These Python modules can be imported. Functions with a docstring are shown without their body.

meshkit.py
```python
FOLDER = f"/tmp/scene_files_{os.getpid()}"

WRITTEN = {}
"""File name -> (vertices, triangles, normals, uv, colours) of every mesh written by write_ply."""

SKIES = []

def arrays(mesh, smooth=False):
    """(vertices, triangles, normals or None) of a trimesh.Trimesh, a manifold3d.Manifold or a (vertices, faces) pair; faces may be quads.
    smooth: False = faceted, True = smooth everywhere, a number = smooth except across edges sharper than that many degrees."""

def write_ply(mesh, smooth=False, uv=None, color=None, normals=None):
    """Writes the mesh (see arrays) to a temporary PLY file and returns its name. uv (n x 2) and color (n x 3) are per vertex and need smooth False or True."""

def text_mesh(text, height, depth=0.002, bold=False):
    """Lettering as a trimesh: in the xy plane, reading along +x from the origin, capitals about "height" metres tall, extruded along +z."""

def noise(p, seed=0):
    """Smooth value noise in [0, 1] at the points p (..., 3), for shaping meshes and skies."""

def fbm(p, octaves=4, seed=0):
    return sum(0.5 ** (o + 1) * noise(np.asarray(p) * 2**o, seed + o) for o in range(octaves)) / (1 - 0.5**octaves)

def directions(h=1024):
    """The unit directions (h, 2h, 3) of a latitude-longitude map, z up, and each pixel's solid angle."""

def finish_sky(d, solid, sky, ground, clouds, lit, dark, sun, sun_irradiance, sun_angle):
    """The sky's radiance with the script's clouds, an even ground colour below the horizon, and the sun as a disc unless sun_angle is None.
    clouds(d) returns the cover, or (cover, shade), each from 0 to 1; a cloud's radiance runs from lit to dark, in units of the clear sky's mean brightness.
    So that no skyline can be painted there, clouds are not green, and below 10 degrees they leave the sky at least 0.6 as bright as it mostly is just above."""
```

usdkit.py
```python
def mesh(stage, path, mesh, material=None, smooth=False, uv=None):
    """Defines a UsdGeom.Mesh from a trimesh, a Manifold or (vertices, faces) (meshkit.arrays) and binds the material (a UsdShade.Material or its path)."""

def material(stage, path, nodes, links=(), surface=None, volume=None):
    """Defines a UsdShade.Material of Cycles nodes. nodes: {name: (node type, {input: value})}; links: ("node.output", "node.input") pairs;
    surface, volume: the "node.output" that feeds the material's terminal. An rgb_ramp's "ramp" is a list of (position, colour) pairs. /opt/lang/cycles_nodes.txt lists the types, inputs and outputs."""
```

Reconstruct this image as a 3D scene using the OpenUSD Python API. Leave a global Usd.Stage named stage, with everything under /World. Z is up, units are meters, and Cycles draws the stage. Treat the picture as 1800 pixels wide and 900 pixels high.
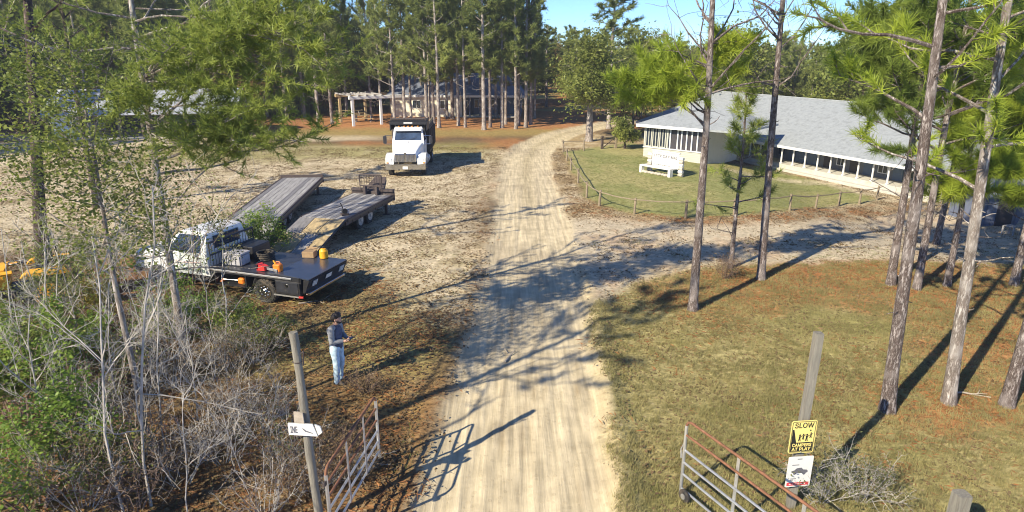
import math
import numpy as np
import trimesh
import manifold3d as m3
import shapely
import shapely.geometry as sg
import usdkit
import meshkit
from pxr import Gf, Sdf, Usd, UsdGeom, UsdLux, UsdShade, Vt

stage = Usd.Stage.CreateInMemory()
UsdGeom.SetStageUpAxis(stage, "Z")
UsdGeom.SetStageMetersPerUnit(stage, 1.0)
UsdGeom.Xform.Define(stage, "/World")
stage.SetDefaultPrim(stage.GetPrimAtPath("/World"))
UsdGeom.Scope.Define(stage, "/World/Looks")

# ------------------------------------------------------------------ camera, sky, sun
CAM_H = 7.4                                   # a small drone hovering over the entrance
FOC = 1130.0 / 1800.0                         # focal length / picture width
PITCH = math.atan(360 / 1130.0)
EXPOSURE = 1.0
cam = UsdGeom.Camera.Define(stage, "/World/camera")
cam.CreateHorizontalApertureAttr(36.0)
cam.CreateVerticalApertureAttr(18.0)
cam.CreateFocalLengthAttr(36.0 * FOC)
cam.CreateExposureAttr(EXPOSURE)
cam.CreateClippingRangeAttr(Gf.Vec2f(0.1, 3000))
cam.AddTranslateOp().Set(Gf.Vec3d(0, 0, CAM_H))
cam.AddRotateXOp().Set(90 - math.degrees(PITCH))

SHADOW_AZ = math.radians(47.0)                # direction the shadows fall, from +y towards +x
SUN_EL = math.radians(34.0)
SUN_I, SKY_S = 1.15, 0.085
to_sun = np.array([-math.sin(SHADOW_AZ) * math.cos(SUN_EL), -math.cos(SHADOW_AZ) * math.cos(SUN_EL), math.sin(SUN_EL)])
usdkit.material(stage, "/World/Looks/sky", {
    "sky": ("sky_texture", {"sky_type": "single_scattering", "sun_disc": False, "sun_elevation": SUN_EL,
                            "sun_rotation": math.atan2(to_sun[0], to_sun[1]), "air_density": 0.7, "aerosol_density": 0.0, "ozone_density": 4.0}),
    "tint": ("mix", {"mix_type": "multiply", "fac": 1.0, "color2": (0.72, 0.93, 1.24)}),
    "bg": ("background_shader", {"strength": SKY_S})}, [("sky.color", "tint.color1"), ("tint.color", "bg.color")], surface="bg.background")
dome = UsdLux.DomeLight.Define(stage, "/World/sky")
dome.GetPrim().SetCustomDataByKey("kind", "structure")
dome.GetPrim().SetCustomDataByKey("label", "clear pale blue winter sky above the pines")
UsdShade.MaterialBindingAPI.Apply(dome.GetPrim()).Bind(UsdShade.Material.Get(stage, "/World/Looks/sky"))
sun = UsdLux.DistantLight.Define(stage, "/World/sun")
sun.CreateIntensityAttr(SUN_I)
sun.CreateNormalizeAttr(True)
sun.CreateAngleAttr(0.5)
sun.CreateColorAttr(Gf.Vec3f(1.0, 0.895, 0.69))
sun.AddRotateZOp().Set(math.degrees(math.atan2(to_sun[1], to_sun[0])) + 90)
sun.AddRotateXOp().Set(90 - math.degrees(SUN_EL))

# ------------------------------------------------------------------ helpers
def sstep(a, b, x):
    t = np.clip((np.asarray(x, float) - a) / (b - a), 0, 1)
    return t * t * (3 - 2 * t)

ROAD_LINE = sg.LineString([(0.02, -12), (0.02, 9), (0.3, 14), (0.66, 20), (0.95, 28), (0.85, 38), (1.1, 46), (1.9, 53), (4.6, 61), (9.5, 69), (16, 77), (26, 86)])

def base_z(x, y):
    """The lie of the land: it falls gently to the long building on the right."""
    return -0.9 * sstep(12, 19, x) * sstep(22, 31, y)

def at(px, py, z=0.0):
    """The point of the ground (plus z) seen at a place of the photograph, 1800 x 900."""
    u, v = (px - 900) / 1130.0, (py - 450) / 1130.0
    d = np.array([u, math.cos(PITCH) - v * math.sin(PITCH), -math.sin(PITCH) - v * math.cos(PITCH)])
    p = np.array([0, 0, CAM_H]) + d * (z - CAM_H) / d[2]
    for _ in range(6):
        p = np.array([0, 0, CAM_H]) + d * (z + float(base_z(p[0], p[1])) - CAM_H) / d[2]
    return p

def ray_z(px, py, dist_y):
    """Height seen at a place of the photograph at forward distance dist_y, and its x."""
    u, v = (px - 900) / 1130.0, (py - 450) / 1130.0
    d = np.array([u, math.cos(PITCH) - v * math.sin(PITCH), -math.sin(PITCH) - v * math.cos(PITCH)])
    k = dist_y / d[1]
    return d[0] * k, CAM_H + d[2] * k

USED = {}
def fresh(parent, name):
    key = parent + "/" + name
    n = USED.get(key, 0)
    USED[key] = n + 1
    return key if n == 0 else f"{key}_{n:03d}"

def data(prim, **kw):
    for k, v in kw.items():
        if v is not None:
            prim.SetCustomDataByKey(k, v)
    return prim

def cat(ms):
    ms = [m for m in (ms if isinstance(ms, (list, tuple)) else [ms])]
    vs, fs, n = [], [], 0
    for m in ms:
        v, f, _ = meshkit.arrays(m)
        vs.append(v); fs.append(f + n); n += len(v)
    return np.vstack(vs), np.vstack(fs)

def put(name, mesh, mat, parent="/World", smooth=False, **kw):
    """ONE Mesh prim under parent; returns its path."""
    path = fresh(parent, name)
    if isinstance(mesh, list):
        mesh = cat(mesh)
    p = usdkit.mesh(stage, path, mesh, LOOK[mat], smooth=smooth)
    data(p.GetPrim(), **kw)
    return path

def thing(name, label, category, loc=(0, 0, 0), rot=0.0, group=None):
    path = fresh("/World", name)
    x = UsdGeom.Xform.Define(stage, path)
    x.AddTranslateOp().Set(Gf.Vec3d(*map(float, loc)))
    if rot:
        x.AddRotateZOp().Set(float(rot))
    data(x.GetPrim(), label=label, category=category, group=group)
    return path

def copy_of(src, name, label, category, loc, rot=0.0, scale=(1, 1, 1), group=None):
    path = fresh("/World", name)
    x = UsdGeom.Xform.Define(stage, path)
    x.GetPrim().GetReferences().AddInternalReference(src)
    x.ClearXformOpOrder()
    x.AddTranslateOp(opSuffix="place").Set(Gf.Vec3d(*map(float, loc)))
    x.AddRotateZOp(opSuffix="turn").Set(float(rot))
    x.AddScaleOp(opSuffix="size").Set(Gf.Vec3f(*map(float, scale)))
    x.GetPrim().SetInstanceable(True)
    data(x.GetPrim(), label=label, category=category, group=group)
    return path

def bx(x0, x1, y0, y1, z0, z1, c=0.0):
    """A box from corner to corner, its edges chamfered by c."""
    lo, hi = np.array([x0, y0, z0], float), np.array([x1, y1, z1], float)
    if c <= 0:
        b = trimesh.creation.box(extents=hi - lo)
        b.apply_translation((lo + hi) / 2)
        return b
    c = min(c, (hi - lo).min() * 0.45)
    pts = []
    for s in np.ndindex(2, 2, 2):
        p = np.where(np.array(s) == 0, lo, hi); q = np.where(np.array(s) == 0, c, -c)
        for k in range(3):
            e = p + q; e[k] = p[k]
            pts.append(e)
    return trimesh.convex.convex_hull(np.array(pts))

def hull(pts):
    return trimesh.convex.convex_hull(np.asarray(pts, float))

def prism(poly, y0, y1):
    """An outline in (x, z) extruded along y."""
    m = trimesh.creation.extrude_polygon(sg.Polygon(poly), y1 - y0, engine="earcut")
    v = m.vertices
    m.vertices = np.column_stack([v[:, 0], y1 - v[:, 2], v[:, 1]])
    return m

def slab(poly, z0, z1):
    m = trimesh.creation.extrude_polygon(sg.Polygon(poly), z1 - z0, engine="earcut")
    m.apply_translation([0, 0, z0])
    return m

def tube(pts, r, n=8, caps=True):
    """A tube along points with a radius for each."""
    p = np.asarray(pts, float)
    r = np.broadcast_to(np.asarray(r, float), (len(p),))
    t = np.gradient(p, axis=0)
    t /= np.maximum(np.linalg.norm(t, axis=1, keepdims=True), 1e-9)
    ref = np.array([0, 0, 1.0]) if abs(t[:, 2]).mean() < 0.8 else np.array([1.0, 0, 0])
    a = np.cross(t, ref); a /= np.maximum(np.linalg.norm(a, axis=1, keepdims=True), 1e-9)
    b = np.cross(t, a)
    th = np.arange(n) * 2 * np.pi / n
    v = (p[:, None] + r[:, None, None] * (np.cos(th)[None, :, None] * a[:, None] + np.sin(th)[None, :, None] * b[:, None])).reshape(-1, 3)
    i = np.arange(len(p) - 1)[:, None] * n; j = np.arange(n)[None]; k = (j + 1) % n
    q = np.stack([i + j, i + n + j, i + n + k, i + k], -1).reshape(-1, 4)
    f = np.vstack([q[:, [0, 1, 2]], q[:, [0, 2, 3]]])
    if caps:
        v = np.vstack([v, p[0], p[-1]])
        m, L = len(p) * n, (len(p) - 1) * n
        j = np.arange(n); k = (j + 1) % n
        f = np.vstack([f, np.stack([np.full(n, m), j, k], 1), np.stack([np.full(n, m + 1), L + k, L + j], 1)])
    return v, f

def rounded(pts, r=0.12, n=4):
    """A polyline with its inner corners rounded."""
    p = np.asarray(pts, float); out = [p[0]]
    for a, b, c in zip(p[:-2], p[1:-1], p[2:]):
        d1, d2 = (a - b), (c - b)
        q = min(r, np.linalg.norm(d1) / 2, np.linalg.norm(d2) / 2)
        s, e = b + d1 / np.linalg.norm(d1) * q, b + d2 / np.linalg.norm(d2) * q
        for t in np.linspace(0, 1, n + 1):
            out.append((1 - t) ** 2 * s + 2 * t * (1 - t) * b + t * t * e)
    out.append(p[-1])
    return np.array(out)

def disc_y(cx, cy, cz, r, w, n=28, c=0.0):
    """A wheel-like drum with its axle along y; c rounds its shoulders."""
    prof = [(0, -w / 2), (r - c, -w / 2), (r, -w / 2 + c), (r, w / 2 - c), (r - c, w / 2), (0, w / 2)] if c else [(0, -w / 2), (r, -w / 2), (r, w / 2), (0, w / 2)]
    m = trimesh.creation.revolve(np.array(prof), sections=n)
    v = m.vertices
    m.vertices = np.column_stack([v[:, 0], -v[:, 2], v[:, 1]]) + [cx, cy, cz]
    return m

def lettering(text, height, origin, right, up, depth=0.004, bold=True, width=None):
    """Raised letters: reading along right, capitals along up."""
    m = meshkit.text_mesh(text, height, depth, bold)
    v = np.array(m.vertices)
    if width:
        v[:, 0] *= width / max(v[:, 0].max(), 1e-6)
    R, U = np.asarray(right, float), np.asarray(up, float)
    N = np.cross(R, U)
    return trimesh.Trimesh(np.asarray(origin) + v[:, :1] * R + v[:, 1:2] * U + v[:, 2:] * N, m.faces, process=False)

# ------------------------------------------------------------------ materials
LOOK = {}
def look(name, nodes, links, surface="p.BSDF", **kw):
    LOOK[name] = usdkit.material(stage, "/World/Looks/" + name, nodes, links, surface=surface, **kw)

def paint(name, col, rough=0.6, metal=0.0, var=0.15, scale=6.0, bump=0.0, bscale=40.0, stretch=(1, 1, 1), dirt=None, dirt_at=(0.55, 0.75), spec=0.5, coat=0.0):
    """A surface of one colour with procedural unevenness, fine relief and, if asked, patches of dirt or rust."""
    c = np.array(col, float)
    nodes = {"g": ("texture_coordinate", {}), "m": ("mapping", {"scale": stretch}),
             "n": ("noise_texture", {"scale": scale, "detail": 5.0, "roughness": 0.6}),
             "r": ("rgb_ramp", {"ramp": [(0.25, tuple(np.clip(c * (1 - var), 0, 1))), (0.5, tuple(c)), (0.75, tuple(np.clip(c * (1 + var), 0, 1)))]}),
             "p": ("principled_bsdf", {"roughness": rough, "metallic": metal, "specular_ior_level": spec, "coat_weight": coat, "coat_roughness": 0.08})}
    links = [("g.object", "m.vector"), ("m.vector", "n.vector"), ("n.fac", "r.fac")]
    out = "r.color"
    if dirt is not None:
        nodes["n2"] = ("noise_texture", {"scale": scale * 0.6, "detail": 6.0, "roughness": 0.7, "distortion": 0.4})
        nodes["mr"] = ("map_range", {"from_min": dirt_at[0], "from_max": dirt_at[1], "clamp": True})
        nodes["mx"] = ("mix", {"color2": dirt})
        links += [("m.vector", "n2.vector"), ("n2.fac", "mr.value"), ("mr.result", "mx.fac"), (out, "mx.color1")]
        out = "mx.color"
    links.append((out, "p.base_color"))
    if bump:
        nodes["n3"] = ("noise_texture", {"scale": bscale, "detail": 4.0})
        nodes["b"] = ("bump", {"strength": bump, "distance": 0.02})
        links += [("m.vector", "n3.vector"), ("n3.fac", "b.height"), ("b.normal", "p.normal")]
    look(name, nodes, links)

def foliage(name, dark, light, scale=0.9, trans=0.35, rough=0.5, third=None):
    """Leaves or needles: tone differs from leaf to leaf and, slowly, from branch to branch."""
    d, l = np.array(dark, float), np.array(light, float)
    ramp = [(0.2, tuple(d)), (0.75, tuple(l))] + ([(0.97, tuple(third))] if third is not None else [])
    nodes = {"g": ("geometry", {}), "n": ("noise_texture", {"scale": scale, "detail": 3.0}),
             "a": ("math", {"math_type": "multiply_add", "value2": 0.5, "value3": -0.25}),
             "s": ("math", {"math_type": "add"}),
             "r": ("rgb_ramp", {"ramp": ramp}), "p": ("principled_bsdf", {"roughness": rough, "specular_ior_level": 0.35}),
             "t": ("translucent_bsdf", {}), "w": ("mix_closure", {"fac": trans})}
    links = [("g.position", "n.vector"), ("g.random_per_island", "a.value1"), ("a.value", "s.value1"), ("n.fac", "s.value2"), ("s.value", "r.fac"),
             ("r.color", "p.base_color"), ("r.color", "t.color"), ("p.BSDF", "w.closure1"), ("t.BSDF", "w.closure2")]
    look(name, nodes, links, surface="w.closure")

def bark(name, plate, crack, scale=14.0, stretch=(1, 1, 0.22), lichen=None):
    nodes = {"g": ("geometry", {}), "m": ("mapping", {"scale": stretch}),
             "v": ("voronoi_texture", {"feature": "distance_to_edge", "scale": scale}),
             "n": ("noise_texture", {"scale": scale * 1.6, "detail": 5.0, "roughness": 0.7}),
             "n2": ("noise_texture", {"scale": 2.0, "detail": 3.0}),
             "d": ("mix", {"mix_type": "linear_light", "fac": 0.10}),
             "r": ("rgb_ramp", {"ramp": [(0.0, tuple(crack)), (0.10, tuple(np.array(crack) * 1.3)), (0.28, tuple(plate))]}),
             "c": ("mix", {"mix_type": "overlay", "fac": 0.8}),
             "l": ("map_range", {"from_min": 0.5, "from_max": 0.75, "clamp": True}), "lx": ("mix", {"color2": lichen or plate}),
             "h": ("math", {"math_type": "minimum", "value2": 0.3}), "b": ("bump", {"strength": 0.9, "distance": 0.05}),
             "p": ("principled_bsdf", {"roughness": 0.9, "specular_ior_level": 0.2})}
    links = [("g.position", "m.vector"), ("m.vector", "n.vector"), ("m.vector", "d.color1"), ("n.color", "d.color2"), ("d.color", "v.vector"), ("v.distance", "r.fac"),
             ("r.color", "c.color1"), ("n.fac", "c.color2"), ("g.position", "n2.vector"), ("n2.fac", "l.value"), ("l.result", "lx.fac"), ("c.color", "lx.color1"),
             ("lx.color", "p.base_color"), ("v.distance", "h.value1"), ("h.value", "b.height"), ("b.normal", "p.normal")]
    look(name, nodes, links)

bark("pine_bark", (0.37, 0.325, 0.305), (0.10, 0.075, 0.065), 15.0)
bark("pale_bark", (0.46, 0.42, 0.385), (0.17, 0.14, 0.12), 12.0)
bark("dark_bark", (0.17, 0.13, 0.11), (0.04, 0.03, 0.025), 13.0)
paint("twig_grey", (0.34, 0.315, 0.28), 0.85, var=0.5, scale=5)
paint("twig_brown", (0.16, 0.11, 0.085), 0.85, var=0.3, scale=5)
paint("dead_wood", (0.36, 0.31, 0.25), 0.9, var=0.3, scale=8, bump=0.3)
foliage("needles_near", (0.14, 0.20, 0.035), (0.44, 0.53, 0.10), 0.7, 0.42, 0.45, (0.58, 0.56, 0.14))
foliage("needles_bright", (0.18, 0.23, 0.045), (0.49, 0.545, 0.125), 0.8, 0.42, 0.45, (0.62, 0.56, 0.15))
foliage("needles_far", (0.20, 0.24, 0.065), (0.54, 0.59, 0.165), 0.25, 0.42, 0.6, (0.64, 0.60, 0.20))
foliage("leaf_oak", (0.19, 0.22, 0.05), (0.52, 0.55, 0.13), 0.45, 0.42, 0.5, (0.62, 0.54, 0.15))
foliage("leaf_bush", (0.16, 0.20, 0.045), (0.48, 0.53, 0.12), 0.9, 0.42, 0.5, (0.62, 0.57, 0.15))
foliage("leaf_bright", (0.16, 0.25, 0.04), (0.48, 0.58, 0.10), 0.9, 0.42, 0.5, (0.66, 0.62, 0.13))
foliage("leaf_yellow", (0.22, 0.19, 0.03), (0.48, 0.37, 0.05), 0.9, 0.3, 0.5)
foliage("leaf_autumn", (0.20, 0.13, 0.04), (0.46, 0.30, 0.10), 0.4, 0.35, 0.6, (0.52, 0.42, 0.13))
foliage("leaf_dry", (0.15, 0.10, 0.05), (0.40, 0.29, 0.15), 1.5, 0.15, 0.8, (0.54, 0.44, 0.26))
foliage("grass_dry", (0.26, 0.235, 0.095), (0.53, 0.455, 0.20), 0.8, 0.3, 0.6, (0.68, 0.59, 0.32))
foliage("grass_green", (0.17, 0.19, 0.05), (0.38, 0.38, 0.12), 0.8, 0.3, 0.6, (0.50, 0.46, 0.18))
foliage("straw", (0.24, 0.10, 0.035), (0.48, 0.24, 0.09), 1.2, 0.1, 0.7, (0.56, 0.35, 0.16))
foliage("needles_lime", (0.30, 0.38, 0.045), (0.64, 0.70, 0.09), 0.8, 0.48, 0.45, (0.74, 0.70, 0.12))
foliage("needles_sunny", (0.27, 0.33, 0.07), (0.58, 0.63, 0.15), 0.8, 0.45, 0.45, (0.68, 0.62, 0.18))
foliage("leaf_olive", (0.14, 0.15, 0.06), (0.42, 0.42, 0.17), 0.9, 0.4, 0.6, (0.56, 0.52, 0.24))
paint("grille_grey", (0.22, 0.22, 0.23), 0.35, 0.6, var=0.2)
paint("post_wood", (0.20, 0.185, 0.155), 0.9, var=0.35, scale=9, bump=0.5, bscale=60, stretch=(3, 3, 0.25), dirt=(0.10, 0.08, 0.06), dirt_at=(0.58, 0.75))
paint("rail_wood", (0.24, 0.19, 0.13), 0.9, var=0.3, scale=9, bump=0.3)
paint("plank_grey", (0.30, 0.29, 0.28), 0.85, var=0.4, scale=4, bump=0.3, stretch=(0.3, 3, 3), dirt=(0.07, 0.06, 0.055))
paint("plank_dark", (0.165, 0.16, 0.165), 0.8, var=0.4, scale=4, bump=0.3, stretch=(0.3, 3, 3), dirt=(0.20, 0.17, 0.14), dirt_at=(0.6, 0.72))
paint("plank_tan", (0.38, 0.29, 0.155), 0.8, var=0.35, scale=4, bump=0.2, stretch=(0.4, 2, 2), dirt=(0.15, 0.11, 0.07), dirt_at=(0.55, 0.72))
paint("black_metal", (0.02, 0.02, 0.023), 0.45, var=0.3, scale=7, dirt=(0.10, 0.085, 0.065), dirt_at=(0.60, 0.80))
paint("deck_black", (0.03, 0.032, 0.04), 0.3, var=0.3, scale=5, dirt=(0.09, 0.08, 0.07), dirt_at=(0.58, 0.8))
paint("rubber", (0.022, 0.021, 0.02), 0.85, var=0.3, scale=9, dirt=(0.17, 0.13, 0.09), dirt_at=(0.5, 0.8))
paint("white_paint", (0.68, 0.685, 0.68), 0.35, var=0.04, scale=3, dirt=(0.55, 0.50, 0.42), dirt_at=(0.62, 0.85), coat=0.3)
paint("white_board", (0.66, 0.655, 0.63), 0.6, var=0.05, scale=5, dirt=(0.58, 0.54, 0.45), dirt_at=(0.6, 0.8))
paint("pale_green_paint", (0.66, 0.70, 0.66), 0.35, var=0.05, scale=3, dirt=(0.48, 0.46, 0.38), dirt_at=(0.58, 0.8), coat=0.3)
paint("chrome", (0.62, 0.63, 0.65), 0.18, 1.0, var=0.12, scale=8, dirt=(0.30, 0.27, 0.23), dirt_at=(0.6, 0.8))
paint("galvanized", (0.60, 0.60, 0.60), 0.38, 0.75, var=0.15, scale=12, dirt=(0.36, 0.27, 0.20), dirt_at=(0.58, 0.7))
paint("rust", (0.19, 0.085, 0.045), 0.85, 0.0, var=0.45, scale=14, bump=0.3, dirt=(0.36, 0.25, 0.18), dirt_at=(0.60, 0.72))
paint("rust_dark", (0.06, 0.045, 0.042), 0.8, 0.0, var=0.4, scale=10, dirt=(0.12, 0.085, 0.065), dirt_at=(0.55, 0.75))
paint("dark_glass", (0.02, 0.03, 0.045), 0.06, var=0.2, scale=2, spec=0.8)
paint("windscreen", (0.04, 0.06, 0.10), 0.05, var=0.5, scale=1.6, spec=1.0)
paint("headlamp", (0.72, 0.72, 0.70), 0.12, var=0.1, scale=20, coat=0.6)
paint("amber", (0.80, 0.28, 0.03), 0.3, var=0.1)
paint("red_plastic", (0.55, 0.035, 0.03), 0.4, var=0.15, dirt=(0.2, 0.06, 0.05))
paint("orange_plastic", (0.72, 0.20, 0.02), 0.45, var=0.12, dirt=(0.30, 0.14, 0.06))
paint("machine_yellow", (0.72, 0.36, 0.02), 0.45, var=0.12, scale=4, dirt=(0.28, 0.17, 0.07), dirt_at=(0.58, 0.75))
paint("cooler_grey", (0.36, 0.35, 0.37), 0.6, var=0.2, dirt=(0.17, 0.15, 0.14))
paint("brown_card", (0.30, 0.20, 0.11), 0.9, var=0.2)
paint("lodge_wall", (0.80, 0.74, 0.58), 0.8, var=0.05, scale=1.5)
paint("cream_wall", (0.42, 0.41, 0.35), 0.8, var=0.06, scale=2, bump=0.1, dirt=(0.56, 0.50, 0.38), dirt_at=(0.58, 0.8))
paint("white_wall", (0.78, 0.77, 0.74), 0.75, var=0.05, scale=2, dirt=(0.58, 0.55, 0.48), dirt_at=(0.58, 0.8))
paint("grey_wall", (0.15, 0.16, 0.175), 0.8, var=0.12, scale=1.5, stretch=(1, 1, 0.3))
paint("blue_wall", (0.13, 0.15, 0.21), 0.7, var=0.15, scale=1.5)
paint("door_blue", (0.10, 0.14, 0.20), 0.5, var=0.1)
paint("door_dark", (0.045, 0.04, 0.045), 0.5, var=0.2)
paint("concrete", (0.46, 0.44, 0.385), 0.9, var=0.14, scale=3, bump=0.15, dirt=(0.40, 0.34, 0.25), dirt_at=(0.55, 0.75))
paint("roof_grey", (0.275, 0.295, 0.305), 0.75, var=0.14, scale=5, bump=0.5, bscale=9, stretch=(1, 1, 1), dirt=(0.215, 0.23, 0.235), dirt_at=(0.5, 0.62))
paint("roof_metal", (0.40, 0.42, 0.45), 0.5, 0.2, var=0.12, scale=2, dirt=(0.27, 0.23, 0.20), dirt_at=(0.55, 0.75))
paint("roof_blue", (0.15, 0.17, 0.22), 0.6, var=0.15, scale=2)
paint("sign_yellow", (0.80, 0.66, 0.22), 0.45, var=0.06, dirt=(0.70, 0.60, 0.36), dirt_at=(0.6, 0.8))
paint("sign_black", (0.018, 0.018, 0.018), 0.5, var=0.1)
paint("sign_red", (0.62, 0.06, 0.08), 0.5, var=0.08)
paint("letter_grey", (0.12, 0.12, 0.14), 0.7, var=0.2)
paint("letter_green", (0.10, 0.17, 0.13), 0.6, var=0.2)
paint("graphic_pink", (0.72, 0.55, 0.52), 0.5, var=0.1)
paint("skin", (0.46, 0.26, 0.18), 0.55, var=0.1, scale=20)
paint("hair", (0.022, 0.015, 0.012), 0.6, var=0.3, scale=40)
paint("denim", (0.42, 0.56, 0.66), 0.85, var=0.25, scale=12, bump=0.3, bscale=20)
paint("shirt_grey", (0.24, 0.245, 0.26), 0.9, var=0.12, scale=18, bump=0.25, bscale=22)
paint("shirt_navy", (0.075, 0.08, 0.125), 0.9, var=0.2, scale=18, bump=0.25, bscale=22)
paint("shoe", (0.05, 0.045, 0.04), 0.7, var=0.2)
paint("device", (0.03, 0.03, 0.035), 0.35, var=0.2)
paint("stone", (0.42, 0.38, 0.32), 0.9, var=0.3, scale=4, bump=0.5)

# ------------------------------------------------------------------ the ground: one grid, cut into ground, road, track, sand and lawn
RAIL_PX = [(1026, 265), (990, 267), (996, 283), (1003, 300), (1016, 322), (1031, 348), (1053, 362), (1115, 377), (1205, 384), (1290, 380), (1340, 376), (1388, 370), (1433, 367), (1474, 363), (1510, 360), (1541, 352)]
RAIL = [at(*p) for p in RAIL_PX]

def ground_grid():
    ys = [-8.0]
    while ys[-1] < 240:
        y = ys[-1]
        ys.append(y + (0.5 if y < 6 else max(0.085, 0.085 * (y / 9.0) ** 1.25)))
    ys = np.array(ys)
    xs = [0.0]
    while xs[-1] < 190:
        x = xs[-1]
        xs.append(x + (0.10 if x < 3 else min(0.10 * (x / 3.0) ** 0.9, 6.0)))
    xs = np.array(xs); xs = np.concatenate([-xs[:0:-1], xs])
    X, Y = np.meshgrid(xs, ys)
    return X, Y

def poly_px(px):
    return sg.Polygon([at(*p)[:2] for p in px])

ROAD = ROAD_LINE.buffer(1.75)
TRACK = poly_px([(985, 384), (1100, 390), (1250, 398), (1400, 394), (1560, 382), (1700, 372), (1900, 390), (1900, 466), (1560, 456), (1400, 462), (1250, 462), (1150, 480), (1060, 522), (985, 560)])
LOT = poly_px([(-700, 262), (300, 246), (690, 262), (905, 268), (868, 330), (850, 430), (800, 560), (660, 500), (560, 470), (300, 445), (-300, 450), (-900, 420)])
LAWN = sg.Polygon([tuple(p[:2]) for p in RAIL[1:]] + [at(1500, 332)[:2], at(1340, 296)[:2], at(1190, 268)[:2], at(1110, 250)[:2]]).buffer(-0.05)

def sd(poly, P):
    """Signed distance: positive inside."""
    pts = shapely.points(P)
    d = shapely.distance(pts, poly.boundary)
    return np.where(shapely.contains_xy(poly, P[:, 0], P[:, 1]), d, -d)

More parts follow.
